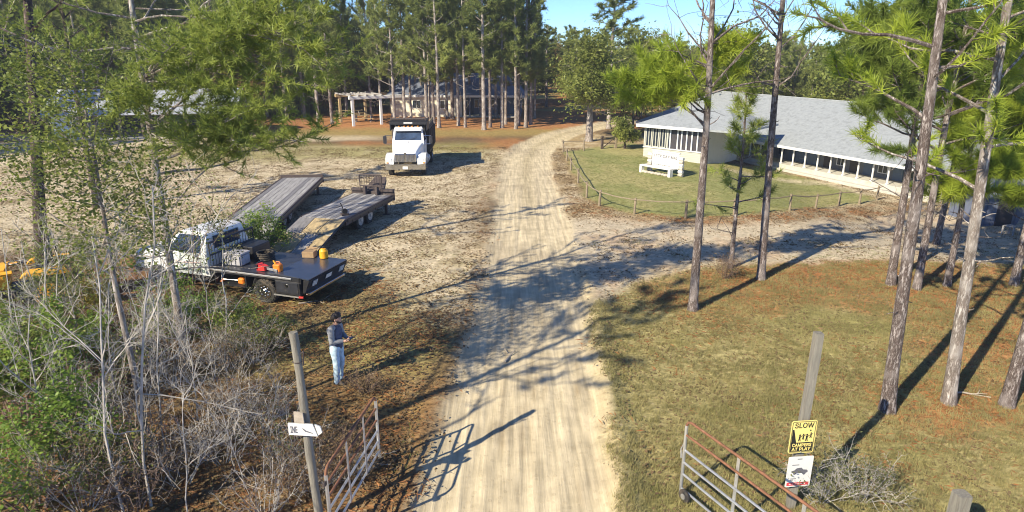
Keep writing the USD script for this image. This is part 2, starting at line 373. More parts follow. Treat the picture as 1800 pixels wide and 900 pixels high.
def build_ground():
    X, Y = ground_grid()
    ny, nx = X.shape
    P = np.column_stack([X.ravel(), Y.ravel()])
    x, y = P.T
    near = (np.abs(x) < 75) & (y < 130)
    P3 = np.column_stack([x, y, np.zeros(len(x))])
    n1 = meshkit.fbm(P3 * 0.22, 4, 1) - 0.5
    n2 = meshkit.fbm(P3 * 0.9, 4, 2) - 0.5
    n3 = meshkit.fbm(P3 * 2.7, 3, 3) - 0.5
    def signed(poly, w):
        d = np.full(len(x), -50.0); d[near] = sd(poly, P[near]); return d
    dr = signed(ROAD, 1); dt = signed(TRACK, 1); dl = signed(LOT, 1); dw = signed(LAWN, 1)
    across = np.zeros(len(x))
    cx = np.interp(y, *np.array(ROAD_LINE.coords).T[::-1]); across = x - cx
    m_road = sstep(-0.28, 0.22, dr + 0.5 * n2 + 0.3 * n3)
    m_track = sstep(-0.8, 0.5, dt + 1.2 * n2 + 0.8 * n1)
    m_lot = sstep(-1.6, 1.4, dl + 3.0 * n1 + 1.6 * n2)
    m_lawn = sstep(-0.35, 0.35, dw + 0.8 * n2)
    # colours the soil itself has
    sand = np.array([0.56, 0.47, 0.32]); road_c = np.array([0.53, 0.445, 0.295]); dirt = np.array([0.45, 0.375, 0.26])
    straw = np.array([0.33, 0.155, 0.062]); litter = np.array([0.15, 0.098, 0.055]); tan_grass = np.array([0.385, 0.33, 0.15])
    olive = np.array([0.26, 0.24, 0.085]); lawn_c = np.array([0.25, 0.255, 0.095]); pale_grass = np.array([0.36, 0.33, 0.13])
    def mixc(a, b, m): return a * (1 - m[:, None]) + b * m[:, None]
    C = np.tile(litter, (len(x), 1))
    C = mixc(C, straw[None], sstep(-0.12, 0.18, n1))
    right = sstep(0.9, 1.6, x - cx) * sstep(27, 23, y)
    rc = mixc(np.tile(tan_grass, (len(x), 1)), olive[None], sstep(-0.02, 0.18, n1 * 0.8 + n2 * 0.5) * 0.8)
    # pine straw under the trees on the right
    for (px, py, r) in [(1300, 505, 3.2), (1420, 478, 3.0), (1560, 500, 3.4), (1700, 540, 3.2), (1790, 620, 3.0), (1640, 470, 4.0), (1480, 500, 2.6), (1760, 720, 1.6), (1660, 725, 1.2)]:
        q = at(px, py)
        rc = mixc(rc, straw[None] * 1.15, 0.85 * sstep(r, r * 0.35, np.hypot((x - q[0]) * 0.8, y - q[1]) + 3.0 * n2 + 2.0 * n1))
    C = mixc(C, rc, right)
    # verge left of the road: litter, straw and thin olive grass
    lv = sstep(-1.2, -2.4, x - cx) * sstep(25, 22, y) * sstep(-11, -7, x)
    lc = mixc(np.tile(np.array([0.26, 0.20, 0.09]), (len(x), 1)), np.array([[0.34, 0.285, 0.11]]), sstep(-0.05, 0.2, n2 + 0.5 * n1))
    lc = mixc(lc, straw[None], 0.55 * sstep(15.5, 11.5, y + 4 * n1))
    C = mixc(C, lc, lv)
    # sand lot left of the road, with leaves and thin grass blown over it
    lotc = mixc(np.tile(sand, (len(x), 1)), np.array([[0.30, 0.245, 0.13]]), sstep(0.0, 0.24, n2 * 0.9 + n3 * 0.7) * 0.65)
    C = mixc(C, lotc, m_lot)
    grass_band = sstep(1.0, 0.2, np.abs(y - (50.5 + 0.11 * x)) / 6.5 + 0.9 * n1) * sstep(-1.5, -5, x - cx) * sstep(-34, -24, x)
    C = mixc(C, mixc(np.tile(olive * 1.12, (len(x), 1)), sand[None], 0.45 * sstep(0.08, 0.25, n2)), 0.8 * grass_band)
    pale_band = sstep(1.0, 0.3, np.abs(y - 58.5) / 3.0 + 0.8 * n1) * sstep(-9, -14, x)
    C = mixc(C, sand[None], 0.8 * pale_band)
    # between the lot and the grove
    fringe = sstep(57, 61, y + 4 * n1) * sstep(-26, -18, x) * sstep(3, -1, x - cx)
    C = mixc(C, mixc(np.tile(np.array([0.30, 0.22, 0.08]), (len(x), 1)), straw[None] * 1.15, sstep(63, 67, y + 5 * n2)), fringe)
    # the strip right of the road up to the fence, and the far clearing
    strip = sstep(1.3, 2.0, x - cx) * sstep(26, 30, y) * sstep(66, 58, y)
    C = mixc(C, mixc(np.tile(np.array([0.36, 0.27, 0.15]), (len(x), 1)), sand[None], 0.75 * sstep(0.0, 0.2, n2 + 0.4 * n3)), strip * (1 - m_lawn))
    far = sstep(80, 90, y)
    C = mixc(C, mixc(np.tile(pale_grass, (len(x), 1)), straw[None], sstep(-0.05, 0.15, n1)), far)
    # yard by the long building
    yard = sstep(15.5, 18.5, x + 2 * n1) * sstep(21, 24, y) * sstep(60, 50, y)
    C = mixc(C, mixc(np.tile(np.array([0.44, 0.36, 0.23]), (len(x), 1)), straw[None], 0.7 * sstep(0.02, 0.16, n2)), 0.9 * yard)
    C = mixc(C, mixc(np.tile(lawn_c, (len(x), 1)), tan_grass[None], sstep(0.0, 0.2, n1 + 0.6 * n2) * 0.6), m_lawn)
    path = sstep(1.1, 0.4, np.abs(sd(sg.LineString([at(1290, 300)[:2], at(1460, 322)[:2], at(1640, 365)[:2]]).buffer(0.05), P)) + 0.9 * n2)
    C = mixc(C, sand[None], 0.75 * path)
    C = mixc(C, mixc(np.tile(np.array([0.52, 0.44, 0.315]), (len(x), 1)), straw[None] * 1.3, 0.25 * sstep(0.08, 0.22, n2 + 0.3 * n1)), m_track)
    rcol = mixc(np.tile(road_c, (len(x), 1)), np.array([[0.38, 0.315, 0.215]]), sstep(-0.02, 0.2, n2 * 0.6 + n1 * 0.5) * 0.7)
    ruts = np.exp(-((np.abs(across + 0.1 * np.sin(y * 0.21)) - 0.86) / 0.25) ** 2)
    for c_, w_ in ((-.42, .055), (.20, .05), (.36, .045), (.55, .05), (-.98, .06), (1.12, .05)):
        rcol = mixc(rcol, np.array([[0.33, 0.25, 0.145]]), 0.8 * np.exp(-((across - c_ - .10 * np.sin(y * .33 + c_ * 3) - .05 * np.sin(y * .9 + c_)) / w_) ** 2) * sstep(24, 15, y) * sstep(-.15, .1, n1 + .5 * n2))
    rcol = mixc(rcol, np.array([[0.56, 0.475, 0.32]]), 0.5 * ruts)
    mid = np.exp(-(across / 0.33) ** 2) * sstep(26, 34, y)
    rcol = mixc(rcol, np.array([[0.34, 0.28, 0.165]]), 0.55 * mid)
    C = mixc(C, rcol, m_road)
    # leaves and pine straw on the margins
    # relief
    z = base_z(x, y) + 0.05 * n1 * 2 + 0.025 * n2 * (1 - .7 * m_road)
    bank = np.exp(-((dr + 0.22) / 0.28) ** 2) * (0.04 + 0.07 * sstep(0, 1, x - cx)) * sstep(26, 15, y)
    C = mixc(C, np.array([[0.50, 0.405, 0.24]]), 0.8 * np.exp(-((dr + 0.05) / 0.22) ** 2) * sstep(0, 1, x - cx) * sstep(24, 19, y))
    z += bank - 0.07 * sstep(-0.2, 0.5, dr)
    trk = 0
    for c, w, a in [(-1.15, 0.10, 0.022), (-0.82, 0.09, 0.03), (-0.5, 0.07, 0.02), (0.22, 0.05, 0.028), (0.33, 0.05, 0.02), (0.78, 0.10, 0.034), (1.08, 0.08, 0.026), (1.34, 0.06, 0.03)]:
        wob = c + 0.16 * np.sin(y * 0.27 + c * 3) + 0.04 * np.sin(y * 1.1 + c)
        trk = trk - a * (.85 if w < .08 else .5) * np.exp(-((across - wob) / w) ** 2) + a * 0.3 * np.exp(-((np.abs(across - wob) - 2 * w) / w) ** 2)
    z += m_road * trk * sstep(60, 25, y) + m_road * 0.008 * n3
    z += 0.05 * n3 * (1 - m_road) * sstep(40, 20, y) * 0.8
    z += sstep(95, 230, y) * 2.0
    V = np.column_stack([x, y, z])
    i = (np.arange(ny - 1)[:, None] * nx + np.arange(nx - 1)[None]).ravel()
    F = np.vstack([np.stack([i, i + 1, i + nx + 1], 1), np.stack([i, i + nx + 1, i + nx], 1)])
    fn = np.cross(V[F[:, 1]] - V[F[:, 0]], V[F[:, 2]] - V[F[:, 0]])
    N = np.zeros_like(V)
    for k in range(3):
        np.add.at(N, F[:, k], fn)
    N /= np.linalg.norm(N, axis=1, keepdims=True)
    fm = lambda a: a[F].mean(1)
    zone = np.zeros(len(F), int)
    zone[fm(m_lot) > 0.5] = 1
    zone[fm(m_lawn) > 0.5] = 2
    zone[fm(m_track) > 0.5] = 3
    zone[fm(m_road) > 0.5] = 4
    # per surface: how leafy (speckle) it is
    speck = np.clip(0.9 - 0.75 * m_road - 0.35 * m_lawn - 0.6 * m_track, 0.1, 1)
    for k, name in enumerate(["ground", "sand_lot", "lawn", "side_track", "dirt_road"]):
        f = F[zone == k]
        u, inv = np.unique(f.ravel(), return_inverse=True)
        p = usdkit.mesh(stage, "/World/" + name, (V[u], inv.reshape(-1, 3)), LOOK["soil"])
        p.CreateNormalsAttr(Vt.Vec3fArray.FromNumpy(N[u].astype(np.float32))); p.SetNormalsInterpolation("vertex")
        pv = UsdGeom.PrimvarsAPI(p)
        pv.CreatePrimvar("albedo", Sdf.ValueTypeNames.Color3fArray, "vertex").Set(Vt.Vec3fArray.FromNumpy(np.clip(C[u], 0, 1).astype(np.float32)))
        pv.CreatePrimvar("roadm", Sdf.ValueTypeNames.FloatArray, "vertex").Set(Vt.FloatArray.FromNumpy(m_road[u].astype(np.float32)))
        pv.CreatePrimvar("speck", Sdf.ValueTypeNames.FloatArray, "vertex").Set(Vt.FloatArray.FromNumpy(speck[u].astype(np.float32)))
        data(p.GetPrim(), kind="structure", label={"ground": "leaf and pine straw covered ground around the clearing", "sand_lot": "pale leaf strewn sand lot left of the road", "lawn": "green lawn inside the rail fence", "side_track": "shaded side track turning right off the dirt road", "dirt_road": "pale sandy dirt road with tyre tracks"}[name])
    from scipy.interpolate import RegularGridInterpolator
    return RegularGridInterpolator((Y[:, 0], X[0]), z.reshape(ny, nx), bounds_error=False, fill_value=0.0), RegularGridInterpolator((Y[:, 0], X[0]), np.stack([m_road, m_track, m_lot, m_lawn, right, lv], 1).reshape(ny, nx, 6), bounds_error=False, fill_value=0.0)

look("soil", {"a": ("attribute", {"attribute": "albedo"}), "sp": ("attribute", {"attribute": "speck"}), "g": ("geometry", {}),
              "n1": ("noise_texture", {"scale": 1.7, "detail": 5.0, "roughness": 0.65}), "n2": ("noise_texture", {"scale": 9.0, "detail": 6.0, "roughness": 0.75}),
              "rm": ("attribute", {"attribute": "roadm"}), "mp2": ("mapping", {"scale": (4.0, 0.22, 1.0)}), "n4": ("noise_texture", {"scale": 2.2, "detail": 6.0, "roughness": 0.55}), "n5": ("map_range", {"from_min": 0.0, "from_max": 1.0, "to_min": 0.25, "to_max": 0.75}), "n24": ("mix_float", {}),
              "mp": ("mapping", {"scale": (0.55, 1.3, 1.0)}),
              "r1": ("map_range", {"from_min": 0.3, "from_max": 0.7, "to_min": 0.80, "to_max": 1.18}),
              "r2": ("map_range", {"from_min": 0.3, "from_max": 0.7, "to_min": 0.50, "to_max": 1.42}),
              "mul": ("math", {"math_type": "multiply"}), "tone": ("mix", {"mix_type": "multiply", "fac": 1.0}), "cx": ("combine_xyz", {}),
              "v": ("voronoi_texture", {"scale": 7.0, "randomness": 1.0}), "vs": ("separate_color", {}),
              "leaf": ("rgb_ramp", {"ramp": [(0.0, (0.06, 0.04, 0.025)), (0.35, (0.16, 0.10, 0.05)), (0.6, (0.36, 0.25, 0.13)), (0.8, (0.50, 0.40, 0.24)), (1.0, (0.26, 0.22, 0.07))]}),
              "near": ("math", {"math_type": "less_than", "value2": 0.30}), "pick": ("math", {"math_type": "greater_than", "value2": 0.42}),
              "lm": ("math", {"math_type": "multiply"}), "lm2": ("math", {"math_type": "multiply"}), "lm3": ("math", {"math_type": "multiply", "value2": 0.75}),
              "lx": ("mix", {}), "hb": ("math", {"math_type": "multiply_add", "value2": 0.6}), "b": ("bump", {"strength": 0.75, "distance": 0.06}),
              "p": ("principled_bsdf", {"roughness": 0.95, "specular_ior_level": 0.15})},
     [("g.position", "n1.vector"), ("g.position", "mp.vector"), ("mp.vector", "n2.vector"), ("n1.fac", "r1.value"), ("n24.result", "r2.value"), ("g.position", "mp2.vector"), ("mp2.vector", "n4.vector"), ("rm.fac", "n24.fac"), ("n2.fac", "n24.a"), ("n4.fac", "n5.value"), ("n5.result", "n24.b"), ("r1.result", "mul.value1"), ("r2.result", "mul.value2"),
      ("mul.value", "cx.x"), ("mul.value", "cx.y"), ("mul.value", "cx.z"), ("a.color", "tone.color1"), ("cx.vector", "tone.color2"),
      ("g.position", "v.vector"), ("v.color", "vs.color"), ("vs.r", "leaf.fac"), ("v.distance", "near.value1"), ("vs.g", "pick.value1"),
      ("near.value", "lm.value1"), ("pick.value", "lm.value2"), ("lm.value", "lm2.value1"), ("sp.fac", "lm2.value2"), ("lm2.value", "lm3.value1"),
      ("lm3.value", "lx.fac"), ("tone.color", "lx.color1"), ("leaf.color", "lx.color2"), ("lx.color", "p.base_color"),
      ("lm2.value", "hb.value1"), ("n24.result", "hb.value3"), ("hb.value", "b.height"), ("b.normal", "p.normal")])
GZ, GM = build_ground()

def gz(x, y):
    return float(GZ((y, x)))

def on(px, py, dz=0.0):
    """Ground point with the relief, for things that stand on it."""
    p = at(px, py)
    return np.array([p[0], p[1], gz(p[0], p[1]) + dz])

# ------------------------------------------------------------------ buildings
def frame_of(a, b):
    """Origin, turn and length of a front that runs from a to b (seen from the camera, left to right): local x along it, local y away from the camera."""
    d = np.asarray(b)[:2] - np.asarray(a)[:2]
    return math.degrees(math.atan2(d[1], d[0])), float(np.hypot(*d))

def along(a, rot, px, py=300):
    """Local x on a front where it crosses the picture column px."""
    u = (px - 900) / 1130.0
    # camera ray azimuth depends weakly on py; intersect in plan
    v = (py - 450) / 1130.0
    dx, dy = u, math.cos(PITCH) - v * math.sin(PITCH)
    r = math.radians(rot); ex, ey = math.cos(r), math.sin(r)
    A = np.array([[ex, -dx], [ey, -dy]])
    s, t = np.linalg.solve(A, -np.asarray(a[:2], float))
    return float(s)

def gable_roof(x0, x1, y0, yr, y1, ze, zr, th=0.12, hip0=0.0, hip1=0.0):
    """A roof with a ridge along x at yr; hip0 and hip1 pull the ridge ends in. A closed shell of real thickness."""
    top = np.array([[x0, y0, ze], [x1, y0, ze], [x1, y1, ze], [x0, y1, ze], [x0 + hip0, yr, zr], [x1 - hip1, yr, zr]], float)
    bot = top - [0, 0, th]
    f = [[0, 1, 5], [0, 5, 4], [2, 3, 4], [2, 4, 5], [1, 2, 5], [3, 0, 4]]
    fb = [[c + 6, b + 6, a + 6] for a, b, c in f]
    rim = []
    for a, b in ((0, 1), (1, 2), (2, 3), (3, 0)):
        rim += [[a, a + 6, b + 6], [a, b + 6, b]]
    return trimesh.Trimesh(np.vstack([top, bot]), f + fb + rim, process=False)

def window(parent, x0, x1, y, z0, z1, fmat="white_paint", pmat="dark_glass", mull=1, bar=0.05):
    """A framed window in a wall whose outer face is at local y (camera side is -y)."""
    w = put("window", [bx(x0, x1, y - 0.05, y + 0.03, z0, z0 + bar, .008), bx(x0, x1, y - 0.05, y + 0.03, z1 - bar, z1, .008),
                       bx(x0, x0 + bar, y - 0.045, y + 0.025, z0 + bar, z1 - bar), bx(x1 - bar, x1, y - 0.045, y + 0.025, z0 + bar, z1 - bar)]
            + [bx(x0 + (x1 - x0) * k / (mull + 1) - bar * .4, x0 + (x1 - x0) * k / (mull + 1) + bar * .4, y - 0.04, y + 0.02, z0 + bar, z1 - bar) for k in range(1, mull + 1)], fmat, parent)
    for k in range(mull + 1):
        a = x0 + (x1 - x0) * k / (mull + 1) + bar * (0.4 if k else 1); b = x0 + (x1 - x0) * (k + 1) / (mull + 1) - bar * (0.4 if k < mull else 1)
        put("pane", bx(a, b, y - 0.012, y + 0.006, z0 + bar, z1 - bar), pmat, w)

def door(parent, x0, x1, y, z0, z1, mat):
    d = put("door", [bx(x0, x1, y - 0.05, y + 0.02, z0, z1, .01), bx(x0 + .12, x1 - .12, y - 0.062, y - 0.045, z0 + .15, z0 + (z1 - z0) * .45, .008), bx(x0 + .12, x1 - .12, y - 0.062, y - 0.045, z0 + (z1 - z0) * .52, z1 - .12, .008)], mat, parent)
    put("handle", bx(x1 - .10, x1 - .06, y - 0.10, y - 0.05, z0 + (z1 - z0) * .45, z0 + (z1 - z0) * .5, .01), "chrome", d)

def long_building():
    a, b = at(1375, 299), at(1550, 336)
    rot, _ = frame_of(a, b)
    s0, s1 = along(a, rot, 1205, 268) - 7.0, along(a, rot, 1640, 355)
    org = a + np.array([math.cos(math.radians(rot)), math.sin(math.radians(rot)), 0]) * s0
    L = s1 - s0
    zb = float(base_z(18.5, 38)) - 0.02
    T = thing("porch_building", "long low building with grey shingle roof and white posted porch, right of the road", "building", (org[0], org[1], zb), rot)
    he = 1.66; D = 6.4; zr = 4.65
    sl = lambda px, py: along(a, rot, px, py) - s0
    # knee wall / slab edge that the sun strikes
    put("porch_slab", bx(-0.2, L + 0.2, 0.0, 1.75, -0.5, 0.44, 0.02), "concrete", T)
    put("porch_step", bx(-0.2, L + 0.1, -0.42, -0.004, -0.5, 0.16, 0.02), "concrete", T)
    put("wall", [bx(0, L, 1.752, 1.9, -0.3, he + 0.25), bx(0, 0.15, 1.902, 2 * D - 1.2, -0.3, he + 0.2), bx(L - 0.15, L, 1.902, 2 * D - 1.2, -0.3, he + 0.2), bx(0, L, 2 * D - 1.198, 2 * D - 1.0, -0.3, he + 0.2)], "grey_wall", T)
    rf = put("roof", gable_roof(-0.4, L + 0.5, -0.35, D, 2 * D + 0.3, he + 0.16, zr, 0.14, 3.4, 2.6), "roof_grey", T)
    put("ridge_cap", tube([(3.1, D, zr + .01), (L - 2.1, D, zr + .01)], 0.07, 6), "roof_grey", rf)
    put("fascia", [bx(-0.42, L + 0.52, -0.392, -0.352, he - 0.02, he + 0.165), bx(-0.42, L + 0.5, -0.35, 1.75, he - 0.03, he + 0.005)], "white_paint", T)
    xs = [sl(p, 283 + (p - 1371) * .235) for p in (1371, 1393, 1415, 1437, 1460, 1484, 1508, 1531, 1556)]
    step = (xs[-1] - xs[0]) / 8
    posts = [xs[0] + step * k for k in range(-9, 13) if 0.1 < xs[0] + step * k < L - .1]
    for x in posts:
        put("porch_post", [bx(x - .045, x + .045, 0.07, 0.16, 0.444, he - 0.034, .012), bx(x - .085, x + .085, 0.035, 0.205, 0.446, 0.53, .012)], "white_paint", T)
    x0 = xs[0]
    z0, z1 = 0.446, he - 0.16
    for k, kind in enumerate("wwddwwdwdwwdwddwdwwd"):
        cxp = posts[0] + step * (k + 0.5)
        if cxp > L - .6: break
        if kind == "w":
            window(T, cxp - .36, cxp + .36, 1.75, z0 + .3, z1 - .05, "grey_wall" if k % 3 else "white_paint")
        else:
            door(T, cxp - .34, cxp + .34, 1.75, z0, z1, "door_dark" if k % 2 else "door_blue")
    put("wall_panel", bx(x0 - .3, x0 + step * 1.6, 1.70, 1.748, 0.446, he - .3), "door_blue", T, label="blue painted stretch of porch wall")

    # the wing at the left end, nearer the sign
    wa, wb = at(1130, 275), at(1234, 289)
    rot2, L2 = frame_of(wa, wb)
    W = thing("screened_wing", "cream screened front wing with hipped grey roof behind the white sign board", "building", (wa[0], wa[1], float(base_z(wa[0] + 1, wa[1])) - 0.02), rot2)
    sw = lambda px: along(wa, rot2, px, 265)
    he = 2.3
    zl = 0.72
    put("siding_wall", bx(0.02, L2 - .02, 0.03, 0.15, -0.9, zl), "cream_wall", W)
    for k in range(6):
        put("siding_board", hull([(0, 0.0, zl - .12 * (k + 1) + .004), (L2, 0.0, zl - .12 * (k + 1) + .004), (0, 0.022, zl - .12 * k), (L2, 0.022, zl - .12 * k), (0, 0.029, zl - .12 * (k + 1) + .004), (L2, 0.029, zl - .12 * (k + 1) + .004), (0, .029, zl - .12 * k), (L2, .029, zl - .12 * k)]), "cream_wall", W)
    xw = sw(1172)
    put("wall", [bx(0, 0.12, 0.152, 5.6, -0.4, he), bx(L2 - .12, L2, 0.152, 5.6, -0.4, he), bx(0, L2, 5.6, 5.75, -0.4, he), bx(0.0, 0.10, 0.0, 0.149, zl + .002, he), bx(xw - .08, xw + .04, 0.0, 0.149, zl + .002, he)], "cream_wall", W)
    put("floor_slab", bx(0.12, L2 - .12, 0.152, 5.6, -0.4, 0.1), "concrete", W)
    put("sill", bx(-0.03, L2 + .03, -0.06, 0.18, zl + .002, zl + .07, .01), "white_paint", W)
    n = 3
    for k in range(n):
        window(W, 0.12 + (xw - .22) * k / n, 0.12 + (xw - .22) * (k + 1) / n - .05, 0.06, zl + .075, he - .12, "cream_wall", "dark_glass", 1, 0.07)
    for p in (1176, 1189, 1196, 1205, 1214, 1224):
        x = sw(p)
        put("porch_post", bx(x - .045, x + .045, 0.02, 0.11, zl + .072, he - .10, .01), "white_paint", W)
    put("screen", bx(xw + .06, L2 - .14, 0.115, 0.13, zl + .072, he - .1), "door_dark", W, label="dark insect screen between white posts")
    put("fascia", bx(-0.45, L2 + .3, -0.45, -0.41, he - .1, he + .1), "white_paint", W)
    put("roof", gable_roof(-0.5, L2 + 2.6, -0.41, 3.0, 6.4, he + .1, 3.55, 0.13, 2.6, 2.4), "roof_grey", W)

def grove_building():
    a, b = at(688, 205), at(914, 206)
    rot, L = frame_of(a, b)
    T = thing("cream_lodge", "long cream walled lodge with blue grey roof seen through the pine grove", "building", (a[0], a[1], -0.03), rot)
    s = lambda px: along(a, rot, px, 190)
    xw, xe = s(812), L
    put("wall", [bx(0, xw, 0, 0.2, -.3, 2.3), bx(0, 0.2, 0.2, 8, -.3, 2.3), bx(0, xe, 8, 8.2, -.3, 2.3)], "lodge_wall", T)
    put("porch_wall", [bx(xw, xe, 2.2, 2.4, -.3, 2.5), bx(xe - .2, xe, 2.4, 8, -.3, 2.5)], "blue_wall", T)
    put("porch_floor", bx(xw + .01, xe, -0.6, 2.19, -.3, 0.16, .02), "concrete", T)
    for p in (733, 775):
        window(T, s(p) - .5, s(p) + .5, 0.0, 1.0, 1.9)
    window(T, s(838) - .5, s(838) + .5, 2.2, .9, 1.9); window(T, s(862) - .6, s(862) + .6, 2.2, .9, 1.9)
    door(T, s(880) - .5, s(880) + .5, 2.2, .17, 2.2, "door_dark"); door(T, s(900) - .5, s(900) + .5, 2.2, .17, 2.2, "door_blue")
    for p in (826, 848, 870, 890, 908):
        put("porch_post", bx(s(p) - .08, s(p) + .08, -0.3, -0.14, .162, 2.32, .01), "blue_wall", T)
    rf = put("roof", gable_roof(-.5, xe + .6, -0.35, 4, 8.8, 2.52, 4.9, .2, 2.0, 2.0), "roof_blue", T)
    put("fascia", bx(-.52, xe + .62, -.40, -.352, 2.30, 2.54), "white_paint", T)
    put("vent_pipe", tube([(s(760), 3, 4.2), (s(760), 3, 5.1)], .08, 8), "galvanized", rf)

def timber_frame():
    p, q = at(622, 222), at(671, 219)
    rot, L = frame_of(p, q)
    T = thing("timber_frame", "pale open timber carport frame at the left edge of the pine grove", "carport", (p[0], p[1], -0.03), rot)
    for x, y in ((0, 0), (L, 0), (0.1, 4.4), (L - .1, 4.4), (L * .52, 4.4)):
        put("post", bx(x - .13, x + .13, y - .13, y + .13, -.2, 2.72, .02), "plank_tan" if y else "white_board", T)
    put("beam", bx(-.35, L + 2.4, -.16, .16, 2.722, 3.05, .03), "white_board", T)
    put("beam", bx(-.35, L + 2.4, 4.24, 4.56, 2.722, 3.05, .03), "plank_tan", T)
    for k in range(5):
        x = -.2 + (L + .3) * k / 4
        put("rafter", bx(x - .06, x + .06, -.3, 4.7, 3.052, 3.2, .01), "plank_grey", T)
    for i, (px, py, w) in enumerate(((640, 214, 2.2), (612, 205, 3.4))):
        c = at(px, py)
        t = thing("picnic_table", ["weathered picnic table standing inside the timber carport frame", "weathered picnic table left of the timber carport frame"][i], "table", (c[0], c[1], -.02), 8 + 20 * i)
        for k in range(4): put("table_plank", bx(-w / 2, w / 2, -.36 + .18 * k, -.20 + .18 * k, .72, .76, .006), "plank_tan", t)
        for y in (-.75, .75): put("bench_plank", bx(-w / 2, w / 2, y - .13, y + .13, .42, .46, .006), "plank_tan", t)
        for x in (-w * .36, w * .36):
            put("leg", [tube([(x, -.7, 0), (x, -.25, .715)], .045, 4), tube([(x, .7, 0), (x, .25, .715)], .045, 4), bx(x - .035, x + .035, -.8, .8, .36, .418)], "plank_grey", t)

def pavilion():
    a, b = at(98, 247), at(412, 240)
    rot, L = frame_of(a, b)
    T = thing("open_pavilion", "open sided pavilion with grey metal roof and white end room at the far left", "building", (a[0], a[1], -.03), rot)
    he, D, zr = 2.05, 3.6, 4.0
    xr = along(a, rot, 132, 240)
    put("end_room_wall", [bx(0, xr, 0, .15, -.2, he), bx(0, .15, .15, 2 * D - .4, -.2, he), bx(xr - .15, xr, .15, 2 * D - .4, -.2, he)], "white_wall", T)
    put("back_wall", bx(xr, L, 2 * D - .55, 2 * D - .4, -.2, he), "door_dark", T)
    put("floor_slab", bx(xr + .01, L, -.1, 2 * D - .56, -.2, .12, .01), "concrete", T)
    for k in range(7):
        x = xr + (L - xr) * (k + 1) / 7 - .1
        put("post", bx(x - .09, x + .09, .0, .18, .122, he - .02, .01), "rail_wood", T)
    put("beam", bx(xr, L + .1, -.02, .2, he - .018, he + .12), "rail_wood", T)
    for k, x0 in enumerate(np.linspace(-.8, L + .5, 15)[:-1]):
        x1 = x0 + (L + 1.3) / 14 - .012
        th = .05 + .006 * (k % 2)
        put("roof_panel", hull([(x0, -.7, he + .1), (x1, -.7, he + .1), (x0, D, zr), (x1, D, zr), (x0, -.7, he + .1 + th), (x1, -.7, he + .1 + th), (x0, D, zr + th), (x1, D, zr + th)]), "roof_metal", T)
        put("roof_panel", hull([(x0, 2 * D + .4, he + .1), (x1, 2 * D + .4, he + .1), (x0, D + .01, zr), (x1, D + .01, zr), (x0, 2 * D + .4, he + .1 + th), (x1, 2 * D + .4, he + .1 + th), (x0, D + .01, zr + th), (x1, D + .01, zr + th)]), "roof_metal", T)
    put("ridge_cap", tube([(-.8, D, zr + .05), (L + .5, D, zr + .05)], .09, 6), "roof_metal", T)
    put("bench", [bx(xr + 1, L - 1, 2.4, 2.8, .5, .56), bx(xr + 1.2, xr + 1.3, 2.45, 2.75, .122, .498), bx(L - 1.4, L - 1.3, 2.45, 2.75, .122, .498)], "plank_tan", T)

def dark_shed():
    a, b = at(1732, 402), at(1796, 404)
    rot, L = frame_of(a, b)
    zb = float(base_z(a[0], a[1])) - .03
    T = thing("dark_shed", "small dark blue shed in deep shade under the pines at the right edge", "shed", (a[0], a[1] + .6, zb), rot + 8)
    L = 2.4
    put("wall", [bx(0, L, 0, .1, -.2, 1.5), bx(0, .1, .1, 2.2, -.2, 1.5), bx(L - .1, L, .1, 2.2, -.2, 1.5), bx(0, L, 2.2, 2.3, -.2, 1.5)], "blue_wall", T)
    for k in range(8):
        put("wall_board", bx(.02 + .295 * k, .29 + .295 * k, -.025, -.002, -.1, 1.49, .005), "blue_wall", T)
    door(T, .8, 1.6, -.026, 0, 1.42, "door_dark")
    put("roof", gable_roof(-.25, L + .25, -.3, 1.1, 2.6, 1.6, 2.2, .08), "roof_blue", T)
    c = on(1776, 412)
    t = thing("garden_chair", "grey wooden chair in front of the dark blue shed", "chair", c, 200)
    for k in range(4): put("seat_slat", bx(-.28, .28, -.25 + .13 * k, -.14 + .13 * k, .40, .425, .004), "plank_grey", t)
    for k in range(4): put("back_slat", hull([(-.27 + .14 * k + dx, .27 + dy, .43) for dx in (0, .11) for dy in (0, .025)] + [(-.27 + .14 * k + dx, .42 + dy, 1.0) for dx in (0, .11) for dy in (0, .025)]), "plank_grey", t)
    for x, y in ((-.26, -.22), (.26, -.22), (-.26, .26), (.26, .26)): put("leg", bx(x - .03, x + .03, y - .03, y + .03, -.03, .398), "plank_grey", t)

long_building(); grove_building(); timber_frame(); pavilion(); dark_shed()

# ------------------------------------------------------------------ vehicles
def wheel(parent, x, y, z, r, w, rim="chrome", side=-1, n=28, dual=False):
    ty = put("wheel", [disc_y(x, y, z, r, w, n, 0.04)] + ([disc_y(x, y - side * (w + .03), z, r, w, n, .04)] if dual else []), "rubber", parent, smooth=35)
    yo = y + side * w / 2
    put("rim", [disc_y(x, yo + side * .004, z, r * .60, .02, n), disc_y(x, yo + side * .03, z, r * .2, .07, 12)]
        + [disc_y(x + r * .38 * math.cos(t), yo + side * .02, z + r * .38 * math.sin(t), r * .06, .03, 8) for t in np.arange(8) * math.pi / 4], rim, ty, smooth=30)
    put("tread", [bx(x + (r - .012) * math.cos(t) - .018, x + (r - .012) * math.cos(t) + .018, y - w * .46, y + w * .46, z + (r - .012) * math.sin(t) - .018, z + (r - .012) * math.sin(t) + .018) for t in np.arange(22) * 2 * math.pi / 22], "rubber", ty)

